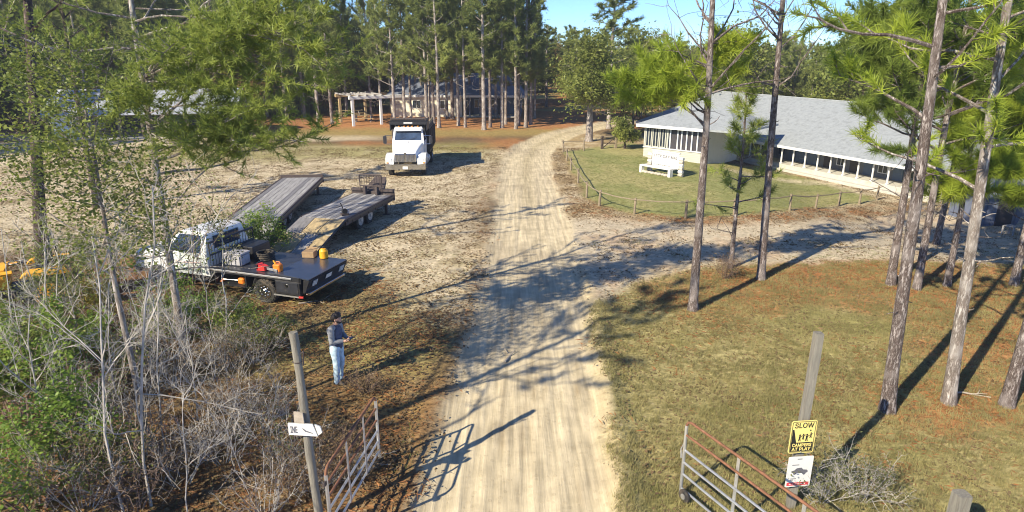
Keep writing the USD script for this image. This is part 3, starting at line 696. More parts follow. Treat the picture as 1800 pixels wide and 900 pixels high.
def dump_truck():
    c = (at(675, 309) + at(748, 313)) / 2
    T = thing("dump_truck", "white dump truck with black dump bed parked facing the camera left of the road", "truck", (c[0] + .12, c[1] - .1, gz(c[0], c[1] + 1) - .02), -88.0)
    # local x forward (towards the camera), nose at x = 0
    put("chassis", [bx(-7.3, -.4, -.45, -.33, .62, .86), bx(-7.3, -.4, .33, .45, .62, .86), bx(-7.2, -7.0, -.33, .33, .64, .84), bx(-3.6, -3.4, -.33, .33, .64, .84)], "black_metal", T)
    for x, d in ((-.95, False), (-5.6, True)):
        for s in (-1, 1):
            wheel(T, x, s * 1.02, .5, .5, .28, "chrome", s, 28, d)
    put("axle", [tube([(-.95, -.9, .5), (-.95, .9, .5)], .07, 8), tube([(-5.6, -.9, .5), (-5.6, .9, .5)], .11, 8)], "black_metal", T)
    # hood: lofted and rounded, narrower at the grille
    secs = [(-.06, .66, .98, 1.46), (-.45, .72, .98, 1.64), (-1.0, .84, .98, 1.82), (-1.75, .97, .98, 1.98)]
    pts = []
    for x, w, z0, z1 in secs:
        for s in (-1, 1):
            pts += [(x, s * w, z0), (x, s * w, z1 - .16), (x, s * (w - .06), z1 - .05), (x, s * (w - .2), z1)]
    hd = put("hood", hull(pts), "white_paint", T, smooth=25)
    put("hood_ridge", hull([(-.2, -.07, 1.5), (-.2, .07, 1.5), (-1.7, -.12, 1.96), (-1.7, .12, 1.96), (-.2, 0, 1.565), (-1.7, 0, 2.02)]), "white_paint", hd)
    # fenders swelling out over the front wheels
    for s in (-1, 1):
        pf = [(.0, .82), (-.02, 1.12), (-.28, 1.34), (-.8, 1.42), (-1.35, 1.33), (-1.62, 1.05), (-1.66, .72), (-1.5, .72), (-1.42, .88), (-1.2, 1.06), (-.95, 1.11), (-.7, 1.06), (-.48, .88), (-.42, .82)]
        f = prism(pf, min(s * .72, s * 1.22), max(s * .72, s * 1.22))
        fd = put("fender", f, "white_paint", T, smooth=35)
        put("headlight", [hull([(-.02, s * (.80 + dx), .99 + dz) for dx, dz in ((0, 0), (.36, .02), (.34, .17), (.02, .2))] + [(-.2, s * (.80 + dx), .99 + dz) for dx, dz in ((0, 0), (.38, .02), (.36, .2), (.02, .22))] + [(.02, s * (.84 + dx), 1.02 + dz) for dx, dz in ((0, 0), (.28, .02), (.26, .12), (.02, .14))])], "headlamp", T, smooth=30)
        put("turn_signal", bx(.0, .03, s * 1.10 - .07 if s < 0 else 1.05, s * 1.10 + .07 if s < 0 else 1.19, .88, .95, .01), "amber", T)
    g = put("grille", [bx(-.05, .03, -.64, .64, .94, 1.46, .03)], "chrome", T)
    put("grille_bars", [bx(.031, .05, -.56 + .08 * k, -.525 + .08 * k, .99, 1.41) for k in range(15) if k != 7] , "chrome", g)
    put("grille_back", [bx(.0305, .036, -.58, -.03, .98, 1.42), bx(.0305, .036, .03, .58, .98, 1.42)], "grille_grey", g)
    put("emblem", disc_x(.04, 0, 1.47, .07, .05), "chrome", T)
    bp = put("bumper", [hull([(.02, y, z) for y in (-1.22, 1.22) for z in (.5, .86)] + [(.2, y, z) for y in (-.85, .85) for z in (.52, .84)] + [(-.25, y, z) for y in (-1.25, 1.25) for z in (.54, .84)])], "chrome", T, smooth=20)
    put("licence_plate", bx(.19, .215, -.16, .16, .55, .72, .005), "white_board", bp)
    put("fog_lamp", [bx(.10, .175, -.72, -.5, .63, .75, .01), bx(.10, .175, .5, .72, .63, .75, .01)], "device", bp)
    put("tow_hook", [bx(.12, .24, -.42, -.36, .47, .55), bx(.12, .24, .36, .42, .47, .55)], "black_metal", bp)
    # cab
    cab = hull([(-1.70, s * .98, .95) for s in (-1, 1)] + [(-1.70, s * 1.0, 1.95) for s in (-1, 1)] + [(-2.15, s * .9, 2.74) for s in (-1, 1)] + [(-2.3, s * .84, 2.84) for s in (-1, 1)] + [(-3.1, s * .84, 2.84) for s in (-1, 1)] + [(-3.25, s * .9, 2.74) for s in (-1, 1)] + [(-3.25, s * 1.02, 1.95) for s in (-1, 1)] + [(-3.25, s * 1.0, .95) for s in (-1, 1)])
    cb = put("cab", cab, "white_paint", T, smooth=20)
    ws = np.array([(-1.755, -.83, 2.06), (-1.755, .83, 2.06), (-2.09, .80, 2.64), (-2.09, -.80, 2.64)])
    nrm = np.cross(ws[1] - ws[0], ws[3] - ws[0]); nrm /= np.linalg.norm(nrm)
    put("windscreen", hull(np.vstack([ws + nrm * .02, ws - nrm * .03])), "windscreen", T)
    put("wiper", [tube([(-1.73, .1, 2.07), (-1.80, .55, 2.22)], .012, 4), tube([(-1.73, -.6, 2.07), (-1.80, -.15, 2.22)], .012, 4)], "black_metal", T)
    put("sun_visor", hull([(-2.02, y, 2.66) for y in (-.86, .86)] + [(-1.84, y, 2.62) for y in (-.84, .84)] + [(-2.12, y, 2.78) for y in (-.84, .84)] + [(-1.86, y, 2.65) for y in (-.84, .84)]), "white_paint", T)
    put("roof_lamp", [bx(-2.3, -2.2, y - .05, y + .05, 2.845, 2.90, .01) for y in (-.6, -.25, 0, .25, .6)], "amber", T)
    for s in (-1, 1):
        dr = put("door", hull([(-1.85, s * 1.03, 1.0), (-3.0, s * 1.035, 1.0), (-3.0, s * 1.045, 1.9), (-1.85, s * 1.03, 1.9), (-1.85, s * 1.0, 1.0), (-3.0, s * 1.0, 1.0), (-3.0, s * 1.0, 1.9), (-1.85, s * 1.0, 1.9)]), "white_paint", T)
        put("window", hull([(-1.95, s * (1.015), 1.98), (-3.0, s * 1.02, 1.98), (-3.0, s * .93, 2.6), (-2.2, s * .93, 2.6), (-1.95, s * .95, 1.98), (-3.0, s * .95, 1.98), (-3.0, s * .88, 2.6), (-2.2, s * .88, 2.6)]), "dark_glass", dr)
        put("handle", bx(-2.95, -2.8, s * 1.05 - .02, s * 1.05 + .02, 1.7, 1.74), "chrome", dr)
        put("step_tank", disc_x(-2.9, s * .95, .72, .27, 1.1, 16), "chrome" if s < 0 else "galvanized", T, smooth=30)
        mr = put("mirror", bx(-1.74, -1.60, s * 1.44 - .11, s * 1.44 + .11, 1.86, 2.34, .04), "device", T)
        put("mirror_arm", [tube([(-1.72, s * 1.0, 2.36), (-1.66, s * 1.44, 2.36)], .02, 5), tube([(-1.72, s * 1.02, 1.82), (-1.66, s * 1.44, 1.84)], .02, 5), tube([(-1.66, s * 1.44, 1.84), (-1.66, s * 1.44, 2.36)], .02, 5)], "chrome", mr)
    put("exhaust_stack", tube([(-3.36, -.98, .9), (-3.36, -.98, 3.0), (-3.42, -.98, 3.12)], .075, 10), "chrome", T)
    put("antenna", tube([(-1.8, 1.06, 2.3), (-1.84, 1.12, 3.5)], .008, 4), "black_metal", T)
    # dump bed
    bw = 1.2
    bed = put("dump_bed", [bx(-7.2, -3.55, -bw, bw, 1.02, 1.16, .02), bx(-7.2, -3.55, -bw, -bw + .08, 1.162, 2.62, .015), bx(-7.2, -3.55, bw - .08, bw, 1.162, 2.62, .015), bx(-3.64, -3.552, -bw + .082, bw - .082, 1.162, 3.0, .01)], "black_metal", T)
    put("cab_shield", [bx(-3.7, -2.15, -bw + .02, bw - .02, 3.16, 3.24, .02), bx(-2.22, -2.14, -bw + .02, bw - .02, 2.98, 3.158, .015), bx(-3.66, -2.22, -bw + .02, -bw + .08, 2.6, 3.158, .01), bx(-3.66, -2.22, bw - .08, bw - .02, 2.6, 3.158, .01), bx(-3.70, -3.66, -bw + .09, bw - .09, 2.4, 3.158)], "black_metal", T)
    put("tarp_roll", [tube([(-2.35, -1.05, 3.32), (-2.35, 1.05, 3.32)], .085, 10), bx(-2.43, -2.27, -1.12, -1.05, 3.242, 3.42), bx(-2.43, -2.27, 1.05, 1.12, 3.242, 3.42)], "rust_dark", T, smooth=30)
    put("shield_lamp", bx(-2.138, -2.11, -.28, .28, 3.05, 3.13, .008), "headlamp", T)
    for s in (-1, 1):
        for k, x in enumerate(np.linspace(-7.1, -3.75, 7)):
            put("side_rib", hull([(x + dx, s * (bw + .002), z) for dx in (-.07, .07) for z in (1.17, 2.55)] + [(x + dx, s * (bw + .09), z) for dx in (-.045, .045) for z in (1.22, 2.50)]), "black_metal" if k % 2 else "rust_dark", T)
        for k in range(2):
            put("side_board", bx(-7.15, -3.6, s * (bw - .05) - .025, s * (bw - .05) + .025, 2.63 + .2 * k, 2.82 + .2 * k, .005), "plank_tan" if k else "rust_dark", T)
    put("tailgate", [bx(-7.32, -7.21, -bw, bw, 1.05, 2.6, .02)], "black_metal", T)
    put("hoist", tube([(-4.4, 0, .8), (-3.75, 0, 1.0)], .12, 10), "black_metal", T)
    put("mud_flap", [bx(-6.3, -6.27, -1.15, -.75, .25, .98), bx(-6.3, -6.27, .75, 1.15, .25, .98)], "rubber", T)

def disc_x(cx, cy, cz, r, l, n=18):
    m = disc_y(0, 0, 0, r, l, n)
    v = m.vertices
    m.vertices = np.column_stack([v[:, 1], -v[:, 0], v[:, 2]]) + [cx, cy, cz]
    return m

def flatbed():
    p0, p1, p2 = at(527, 488, .98), at(365, 468, .98), at(587, 455, .98)
    rot = math.degrees(math.atan2(p1[1] - p0[1], p1[0] - p0[0]))
    r = math.radians(rot); ex = np.array([math.cos(r), math.sin(r), 0]); ey = np.array([-math.sin(r), math.cos(r), 0])
    W = 1.06
    org = p0 - ey * W * 1.0; org[2] = 0.0                       # near edge is local +y (driver's side faces the camera)
    T = thing("flatbed_truck", "white and black flatbed work truck with tools on its deck behind the bushes", "truck", (org[0], org[1], gz(org[0], org[1]) - .02), rot)
    # local x forward, rear of the deck at x = 0, local y from -W (far) to W (near)
    DL = 3.35
    put("chassis", [bx(-.1, 6.6, -.45, -.35, .55, .78), bx(-.1, 6.6, .35, .45, .55, .78)], "black_metal", T)
    for x, d in ((1.35, True), (5.55, False)):
        for s in (-1, 1):
            wheel(T, x, s * (W - .14), .40, .40, .24, "chrome", s, 30, d)
    dk = put("deck_frame", [bx(0, DL, -W, -W + .08, .84, .962), bx(0, DL, W - .08, W, .84, .962), bx(-.02, .06, -W, W, .80, .962), bx(DL - .08, DL, -W + .09, W - .09, .84, .962)], "black_metal", T)
    for k in range(5):
        y0 = -W + .085 + (2 * W - .17) * k / 5
        put("deck_plate", bx(.065, DL - .085, y0, y0 + (2 * W - .17) / 5 - .008, .925, .968 + .002 * (k % 2)), "deck_black", T)
    put("edge_strip", bx(.3, DL - .02, W + .001, W + .03, .90, .955, .006), "galvanized", T)
    # raised rear plate that mirrors the sky
    put("rear_plate", hull([(-.28, s * (W - .02), .93 + dz) for s in (-1, 1) for dz in (0, .03)] + [(1.0, s * (W - .1), .975 + dz) for s in (-1, 1) for dz in (0, .035)]), "deck_blue", T)
    put("tail_board", hull([(-.1, s * (W - .04), .5) for s in (-1, 1)] + [(-.3, s * (W - .02), .925) for s in (-1, 1)] + [(-.02, s * (W - .04), .5) for s in (-1, 1)] + [(-.1, s * (W - .02), .925) for s in (-1, 1)]), "black_metal", T)
    for y in (-.8, -.72, -.64, .64, .72, .80):
        put("tail_light", hull([(-.215 + a, y - .025, .68 + b) for a, b in ((0, 0), (-.03, 0))] + [(-.215 + a, y + .025, .68 + b) for a, b in ((0, 0), (-.03, 0))] + [(-.29 + a, y + d, .86) for a in (0, -.03) for d in (-.025, .025)]), "headlamp", T)
    put("licence_plate", hull([(-.24 + a, y, z) for a in (0, .0) for y in (-.15, .15) for z in (.7,)] + [(-.30, y, .84) for y in (-.15, .15)] + [(-.25, y, .70) for y in (-.15, .15)] + [(-.31, y, .84) for y in (-.15, .15)]), "white_board", T)
    put("rear_bumper", bx(-.22, -.08, -W + .1, W - .1, .42, .50, .01), "chrome", T)
    for s in (-1, 1):
        b = put("tool_box", bx(.05, .92, s * (W - .24) - .24, s * (W - .24) + .24, .40, .835, .015), "black_metal", T)
        put("box_lid", bx(.10, .87, s * (W + .004) - .012, s * (W + .004) + .012, .46, .80, .008), "deck_black", b)
        put("latch", disc_y(.5, s * (W + .022), .70, .05, .02, 12), "chrome", b)
        put("marker_strip", bx(.02, 1.0, s * (W - .01) - .012, s * (W - .01) + .02, .34, .38), "galvanized", T)
        put("marker_light", bx(-.06, .1, s * W - .02, s * W + .03, .34, .40, .006), "red_plastic", T)
        put("mudguard", tube([(1.35 + .5 * math.cos(t), s * (W - .16), .40 + .5 * math.sin(t)) for t in np.linspace(.35, math.pi - .35, 9)], .05, 6), "black_metal", T)
    put("under_tray", [bx(2.0, 3.2, W - .42, W - .02, .44, .47), bx(2.0, 2.04, W - .42, W - .02, .47, .84), bx(3.16, 3.2, W - .42, W - .02, .47, .84)], "black_metal", T)
    # rack behind the cab
    hr = put("headache_rack", [tube([(DL - .05, -W + .06, .97), (DL - .05, -W + .06, 1.75), (DL - .05, W - .06, 1.75), (DL - .05, W - .06, .97)], .04, 8), tube([(DL - .05, -W + .06, 1.36), (DL - .05, W - .06, 1.36)], .03, 6)], "black_metal", T)
    put("rack_bars", [tube([(DL - .05, y, .97), (DL - .05, y, 1.74)], .012, 4) for y in np.linspace(-W + .16, W - .16, 15)], "black_metal", hr)
    put("deck_cabinet", [bx(DL - .75, DL - .1, -W + .1, -.1, .975, 1.36, .02)], "black_metal", T)
    # cab
    cx0 = DL + .12
    cab = hull([(cx0, s * .92, .72) for s in (-1, 1)] + [(cx0, s * .97, 1.34) for s in (-1, 1)] + [(cx0 + .08, s * .78, 1.96) for s in (-1, 1)] + [(cx0 + .2, s * .72, 2.02) for s in (-1, 1)] + [(cx0 + 1.0, s * .72, 2.02) for s in (-1, 1)] + [(cx0 + 1.15, s * .76, 1.96) for s in (-1, 1)] + [(cx0 + 1.75, s * .94, 1.34) for s in (-1, 1)] + [(cx0 + 1.75, s * .92, .62) for s in (-1, 1)] + [(cx0, s * .92, .62) for s in (-1, 1)])
    put("cab", cab, "white_paint", T, smooth=20)
    hdp = [(cx0 + 1.6, s * .93, .60) for s in (-1, 1)] + [(cx0 + 1.6, s * .93, 1.2) for s in (-1, 1)] + [(cx0 + 1.7, s * .8, 1.36) for s in (-1, 1)] + [(cx0 + 2.95, s * .76, 1.22) for s in (-1, 1)] + [(cx0 + 3.05, s * .86, 1.08) for s in (-1, 1)] + [(cx0 + 3.1, s * .86, .62) for s in (-1, 1)]
    put("hood", hull(hdp), "white_paint", T, smooth=25)
    put("grille", bx(cx0 + 3.06, cx0 + 3.14, -.6, .6, .72, 1.1, .02), "chrome", T)
    put("front_bumper", hull([(cx0 + 3.1, y, z) for y in (-.95, .95) for z in (.42, .66)] + [(cx0 + 3.28, y, z) for y in (-.75, .75) for z in (.44, .64)]), "chrome", T)
    for s in (-1, 1):
        put("headlight", bx(cx0 + 3.02, cx0 + 3.13, s * .74 - .1, s * .74 + .1, .84, 1.06, .02), "headlamp", T)
        y = s * .955
        dr = put("door", hull([(cx0 + .12, s * .935, .66), (cx0 + 1.5, s * .935, .66), (cx0 + 1.5, s * .968, 1.32), (cx0 + .12, s * .982, 1.32), (cx0 + .12, s * .9, .66), (cx0 + 1.5, s * .9, .66), (cx0 + 1.5, s * .9, 1.32), (cx0 + .12, s * .9, 1.32)]), "pale_green_paint", T)
        put("window", hull([(cx0 + .26, s * .965, 1.37), (cx0 + 1.52, s * .955, 1.37), (cx0 + 1.12, s * .79, 1.90), (cx0 + .26, s * .81, 1.90), (cx0 + .26, s * .9, 1.37), (cx0 + 1.5, s * .9, 1.37), (cx0 + 1.12, s * .74, 1.88), (cx0 + .26, s * .74, 1.88)]), "dark_glass", dr)
        put("handle", bx(cx0 + .22, cx0 + .36, s * .985 - .02, s * .985 + .02, 1.2, 1.24), "chrome", dr)
        mr = put("mirror", bx(cx0 + 1.5, cx0 + 1.6, s * 1.18 - .1, s * 1.18 + .1, 1.36, 1.62, .03), "white_paint", T)
        put("mirror_arm", tube([(cx0 + 1.52, s * .95, 1.4), (cx0 + 1.55, s * 1.15, 1.44)], .02, 5), "device", mr)
        put("step_bar", tube([(cx0 + .1, s * .95, .48), (cx0 + 1.6, s * .95, .48)], .045, 8), "black_metal", T)
    put("windscreen", hull([(cx0 + 1.17, s * .70, 1.93) for s in (-1, 1)] + [(cx0 + 1.74, s * .84, 1.39) for s in (-1, 1)] + [(cx0 + 1.14, s * .70, 1.90) for s in (-1, 1)] + [(cx0 + 1.70, s * .84, 1.36) for s in (-1, 1)]), "dark_glass", T)
    put("rear_window", bx(cx0 - .0, cx0 + .06, -.55, .55, 1.45, 1.85), "dark_glass", T)
    # lettering on the near door: it reads towards the rear of the truck
    rt, up = (-1, 0, 0), (0, .03, 1)
    tx = put("door_lettering", lettering("520-6300", .085, (cx0 + 1.30, .955, .735), rt, up, .004, True, 1.12), "letter_green", T, label="dark telephone number along the bottom of the near door")
    for k, (z, a) in enumerate(((.97, .05), (1.03, -.03))):
        put("door_swoosh", tube([(cx0 + 1.25 - 1.0 * t, .965 + .012 * k, z + a * math.sin(math.pi * t) + .05 * t) for t in np.linspace(0, 1, 12)], [.006 + .016 * math.sin(math.pi * t) for t in np.linspace(0, 1, 12)], 5), "graphic_pink" if k else "letter_grey", T)
    # loose things on the deck, each its own
    def w(x, y, z): return org + ex * x + ey * y + np.array([0, 0, z + gz(org[0], org[1]) - .02])
    t = thing("cooler_box", "grey plastic crate on the truck deck right behind the cab", "crate", w(2.75, .45, .972), rot + 4)
    put("box", bx(-.30, .30, -.24, .24, 0, .34, .03), "cooler_grey", t); put("lid", bx(-.32, .32, -.26, .26, .342, .40, .02), "cooler_grey", t)
    for k in range(4): put("rib", bx(-.26 + .16 * k, -.2 + .16 * k, .24, .262, .04, .32), "cooler_grey", t)
    t = thing("chain_saw", "red chainsaw lying on the near edge of the truck deck", "chainsaw", w(1.55, .74, .972), rot + 170)
    put("motor", hull([(-.18, y, z) for y in (-.11, .11) for z in (0, .2)] + [(.14, y, z) for y in (-.09, .09) for z in (.02, .15)]), "red_plastic", t)
    put("handle", tube(rounded([(-.16, -.13, .05), (-.1, -.13, .27), (-.1, .13, .27), (-.16, .13, .05)], .07), .018, 6), "device", t)
    put("guide_bar", bx(.14, .6, -.01, .01, .04, .12, .003), "galvanized", t)
    t = thing("fuel_can", "small orange fuel can beside the chainsaw on the truck deck", "can", w(1.02, .72, .985), rot)
    put("body", bx(-.13, .13, -.10, .10, 0, .24, .03), "orange_plastic", t); put("spout", tube([(.08, 0, .24), (.14, 0, .34)], .025, 8), "machine_yellow", t); put("handle", tube(rounded([(-.1, 0, .235), (-.1, 0, .31), (.05, 0, .31), (.05, 0, .235)], .03), .012, 6), "orange_plastic", t)
    t = thing("yellow_jug", "round yellow jug on the far side of the truck deck", "jug", w(.45, -.86, 1.0), rot)
    put("body", trimesh.creation.revolve(np.array([(0, 0), (.13, 0), (.14, .04), (.14, .24), (.09, .31), (.04, .33), (0, .33)]), sections=16), "machine_yellow", t, smooth=30); put("cap", trimesh.creation.cylinder(.04, .05, 12, transform=trimesh.transformations.translation_matrix([0, 0, .356])), "device", t)
    t = thing("brown_box", "brown box next to the yellow jug on the truck deck", "box", w(.95, -.8, 1.005), rot + 12)
    put("carton", bx(-.20, .20, -.15, .15, 0, .2, .01), "brown_card", t); put("flap", hull([(-.19, -.14, .202), (.19, -.14, .202), (-.19, -.25, .26), (.19, -.25, .26), (-.19, -.14, .21), (.19, -.25, .268)]), "brown_card", t)
    t = thing("string_trimmer", "orange brush cutter stowed in the tray under the truck deck", "trimmer", w(2.6, .84, .475), rot)
    put("engine", bx(-.4, -.16, -.1, .1, 0, .2, .04), "orange_plastic", t); put("shaft", tube([(-.2, 0, .1), (.5, .02, .08)], .014, 6), "galvanized", t); put("guard", hull([(.4, -.12, .02), (.55, -.12, .02), (.4, .1, .02), (.55, .1, .02), (.45, 0, .12)]), "orange_plastic", t)
    t = thing("winch_drum", "black rolled hose on the truck deck by the rack", "hose", w(2.2, -.2, .972), rot)
    put("coil", [trimesh.creation.torus(.26, .035, 20, 8, transform=trimesh.transformations.translation_matrix([0, 0, .035 + .065 * k])) for k in range(4)], "rubber", t, smooth=True)

paint("deck_blue", (0.05, 0.06, 0.085), 0.22, 0.3, var=0.2, scale=4, spec=0.7)

def trailer(label, front, tail, L_deck, width, rot, ramp, seed, gooseneck, zf=.9):
    """Flat trailer: origin under the break of the deck; local x forward."""
    rng = np.random.default_rng(seed)
    T = thing("equipment_trailer", label, "trailer", (tail[0], tail[1], gz(tail[0], tail[1]) - .02), rot)
    hw = width / 2; n = 9
    for s in (-1, 1):
        put("side_rail", [bx(0, L_deck, s * (hw - .04) - .04, s * (hw - .04) + .04, zf - .26, zf - .002, .01)], "rust_dark", T)
        put("rub_rail", bx(.1, L_deck - .1, s * (hw + .035) - .015, s * (hw + .035) + .015, zf - .12, zf - .03), "black_metal", T)
    put("main_beam", [bx(-.1, L_deck, y - .06, y + .06, zf - .5, zf - .262) for y in (-.45, .45)], "black_metal", T)
    put("cross_member", [bx(x - .04, x + .04, -hw + .08, hw - .08, zf - .2, zf - .08) for x in np.linspace(.2, L_deck - .2, 12)], "black_metal", T)
    pw = (width - .17) / n
    for k in range(n):
        y0 = -hw + .085 + pw * k
        m = ["plank_dark", "plank_grey", "plank_dark", "plank_grey"][int(rng.integers(4))]
        put("deck_plank", bx(.06, L_deck - .12, y0, y0 + pw - .014, zf - .06, zf + .006 * rng.random(), .006), m, T)
    put("front_rail", bx(L_deck - .1, L_deck + .02, -hw - .03, hw + .03, zf - .28, zf + .14, .012), "rust_dark", T)
    # dove tail and ramps falling to the ground
    x0, z0 = 0.0, zf
    for (dx, z1, mats, nb) in ramp:
        x1 = x0 - dx
        for k in range(nb):
            y0 = -hw + .05 + (width - .1) * k / nb; y1 = y0 + (width - .1) / nb - .03
            m = mats[k % len(mats)]
            put("ramp_panel", hull([(x0 - .02, y, z0 + d) for y in (y0, y1) for d in (-.05, 0)] + [(x1 + .02, y, z1 + d) for y in (y0, y1) for d in (-.05, 0)]), m, T)
        put("ramp_bar", [tube([(x1, -hw + .02, z1 - .01), (x1, hw - .02, z1 - .01)], .035, 6), tube([(x0, -hw + .03, z0 - .04), (x1, -hw + .03, z1 - .04)], .045, 4), tube([(x0, hw - .03, z0 - .04), (x1, hw - .03, z1 - .04)], .045, 4)], "black_metal", T)
        x0, z0 = x1, z1
    for x in (1.9, 2.85):
        for s in (-1, 1):
            wheel(T, x, s * (hw - .42), .38, .38, .22, "galvanized", s, 22, False)
    put("axle", [tube([(x, -hw + .5, .38), (x, hw - .5, .38)], .06, 8) for x in (1.9, 2.85)], "black_metal", T)
    for s in (-1, 1):
        put("jack_leg", [bx(L_deck - .5, L_deck - .38, s * (hw - .25) - .06, s * (hw - .25) + .06, .04, zf - .02), bx(L_deck - .58, L_deck - .3, s * (hw - .25) - .14, s * (hw - .25) + .14, .0, .038)], "rust_dark", T)
        for k in range(6):
            x = .6 + (L_deck - 1.2) * k / 5
            put("stake_pocket", bx(x - .05, x + .05, s * (hw + .016) - .012, s * (hw + .016) + .018, zf - .22, zf - .122), "black_metal", T)
    if gooseneck:
        put("gooseneck", [hull([(L_deck + .02, y, z) for y in (-.5, .5) for z in (zf - .2, zf + .14)] + [(L_deck + .9, y, z) for y in (-.3, .3) for z in (zf + .45, zf + .65)]), bx(L_deck + .7, L_deck + 1.0, -.12, .12, .3, zf + .5, .02)], "rust_dark", T)
        h = put("headboard", [tube(rounded([(L_deck - .25, -.55, zf), (L_deck - .25, -.55, zf + .95), (L_deck - .25, .55, zf + .95), (L_deck - .25, .55, zf)], .06), .045, 6), tube([(L_deck - .25, -.55, zf + .42), (L_deck - .25, .55, zf + .42)], .035, 6)], "rust_dark", T)
        put("mesh_bars", [tube([(L_deck - .25, y, zf + .43), (L_deck - .25, y, zf + .93)], .011, 4) for y in np.linspace(-.45, .45, 8)] + [tube([(L_deck - .25, -.53, z), (L_deck - .25, .53, z)], .011, 4) for z in (zf + .6, zf + .77)], "rust_dark", h)
        put("winch_post", [bx(L_deck - .36, L_deck - .14, -.36, -.24, zf + .008, zf + .4, .01), bx(L_deck - .36, L_deck - .14, .24, .36, zf + .008, zf + .4, .01)], "rust_dark", T)
        put("side_wing", [bx(L_deck - .2, L_deck + .06, s * (hw - .3) - .32, s * (hw - .3) + .32, zf + .15, zf + .26, .01) for s in (-1, 1)], "rust_dark", T)
    else:
        put("gooseneck", [hull([(L_deck + .02, y, z) for y in (-.4, .4) for z in (zf - .2, zf + .1)] + [(L_deck + 1.3, y, z) for y in (-.12, .12) for z in (.45, .6)])], "rust_dark", T)
    return T

def trailers():
    b1 = (at(527, 378, .9) + at(607, 388, .9)) / 2
    fr = (at(633, 335, .9) + at(690, 345, .9)) / 2
    rot = math.degrees(math.atan2(fr[1] - b1[1], fr[0] - b1[0]))
    trailer("low flat trailer with plywood patched tail and dark mesh headboard, nearer the road", fr, b1, float(np.hypot(*(fr - b1)[:2])), 2.12, rot + 1.5,
            [(1.25, .58, ["plank_tan", "plank_tan", "plank_dark"], 3), (1.5, .14, ["plank_tan", "plank_grey", "plank_tan", "plank_tan"], 4)], 5, True)
    d = at(606, 377, .92)
    t = thing("load_binder", "small dark ratchet winch standing on the plywood tailed trailer's deck edge", "winch", (d[0], d[1], .9), 30)
    put("base", bx(-.16, .16, -.12, .12, 0, .07, .01), "rust_dark", t); put("drum", disc_y(0, 0, .17, .11, .18, 14), "black_metal", t); put("lever", tube([(0, 0, .17), (-.14, .02, .52)], .022, 6), "black_metal", t)
    put("strap", [bx(-.05, .05, -.1, .1, .28, .33, .01), bx(.02, .18, -.08, .08, .07, .22, .02)], "cooler_grey", t)
    b2 = (at(398, 383, .9) + at(487, 387, .9)) / 2
    f2 = (at(495, 310, .9) + at(568, 312, .9)) / 2
    rot2 = math.degrees(math.atan2(f2[1] - b2[1], f2[0] - b2[0]))
    trailer("grey plank deck trailer standing farther left beside the bushes", f2, b2, float(np.hypot(*(f2 - b2)[:2])), 2.2, rot2,
            [(1.3, .55, ["plank_grey", "plank_dark"], 4), (1.5, .15, ["plank_grey"], 4)], 9, False)

def yellow_machine():
    c = on(52, 550)
    T = thing("yellow_tractor", "yellow compact loader half hidden in the bushes at the left edge", "loader", (c[0] - .4, c[1] + .2, c[2]), -150)
    for x, r in ((-.9, .62), (.95, .45)):
        for s in (-1, 1):
            wheel(T, x, s * .72, r, r, .36, "machine_yellow", s, 24)
    put("frame", bx(-1.5, 1.5, -.4, .4, .5, .82, .03), "black_metal", T)
    put("engine_hood", hull([(.1, s * .42, .83) for s in (-1, 1)] + [(1.6, s * .36, .85) for s in (-1, 1)] + [(.1, s * .42, 1.42) for s in (-1, 1)] + [(1.55, s * .33, 1.3) for s in (-1, 1)]), "machine_yellow", T)
    put("hood_vent", [bx(.3 + .16 * k, .38 + .16 * k, -.44, -.40, .95, 1.25) for k in range(6)] + [bx(.3 + .16 * k, .38 + .16 * k, .40, .44, .95, 1.25) for k in range(6)], "black_metal", T)
    put("fender", [hull([(-1.55, s * .52, 1.25), (-.3, s * .52, 1.25), (-1.55, s * .95, 1.25), (-.3, s * .95, 1.25), (-1.4, s * .52, 1.38), (-.45, s * .52, 1.38), (-1.4, s * .95, 1.36), (-.45, s * .95, 1.36)]) for s in (-1, 1)], "machine_yellow", T)
    put("seat", [bx(-.85, -.4, -.25, .25, 1.0, 1.18, .04), bx(-.95, -.83, -.25, .25, 1.18, 1.65, .04)], "device", T)
    put("roll_bar", tube(rounded([(-1.1, -.6, .9), (-1.1, -.55, 2.2), (-1.1, .55, 2.2), (-1.1, .6, .9)], .15), .04, 8), "black_metal", T)
    for s in (-1, 1):
        put("loader_arm", [tube([(-.1, s * .55, 1.35), (1.2, s * .55, 1.3), (2.0, s * .55, .55)], .07, 4)], "machine_yellow", T)
    put("bucket", prism([(1.95, .12), (2.75, .1), (2.78, .16), (2.1, .2), (2.05, .72), (1.95, .74)], -.85, .85), "machine_yellow", T)
    put("steering_wheel", trimesh.creation.torus(.18, .02, 16, 6, transform=trimesh.transformations.translation_matrix([-.15, 0, 1.5])), "device", T)

dump_truck(); flatbed(); trailers(); yellow_machine()

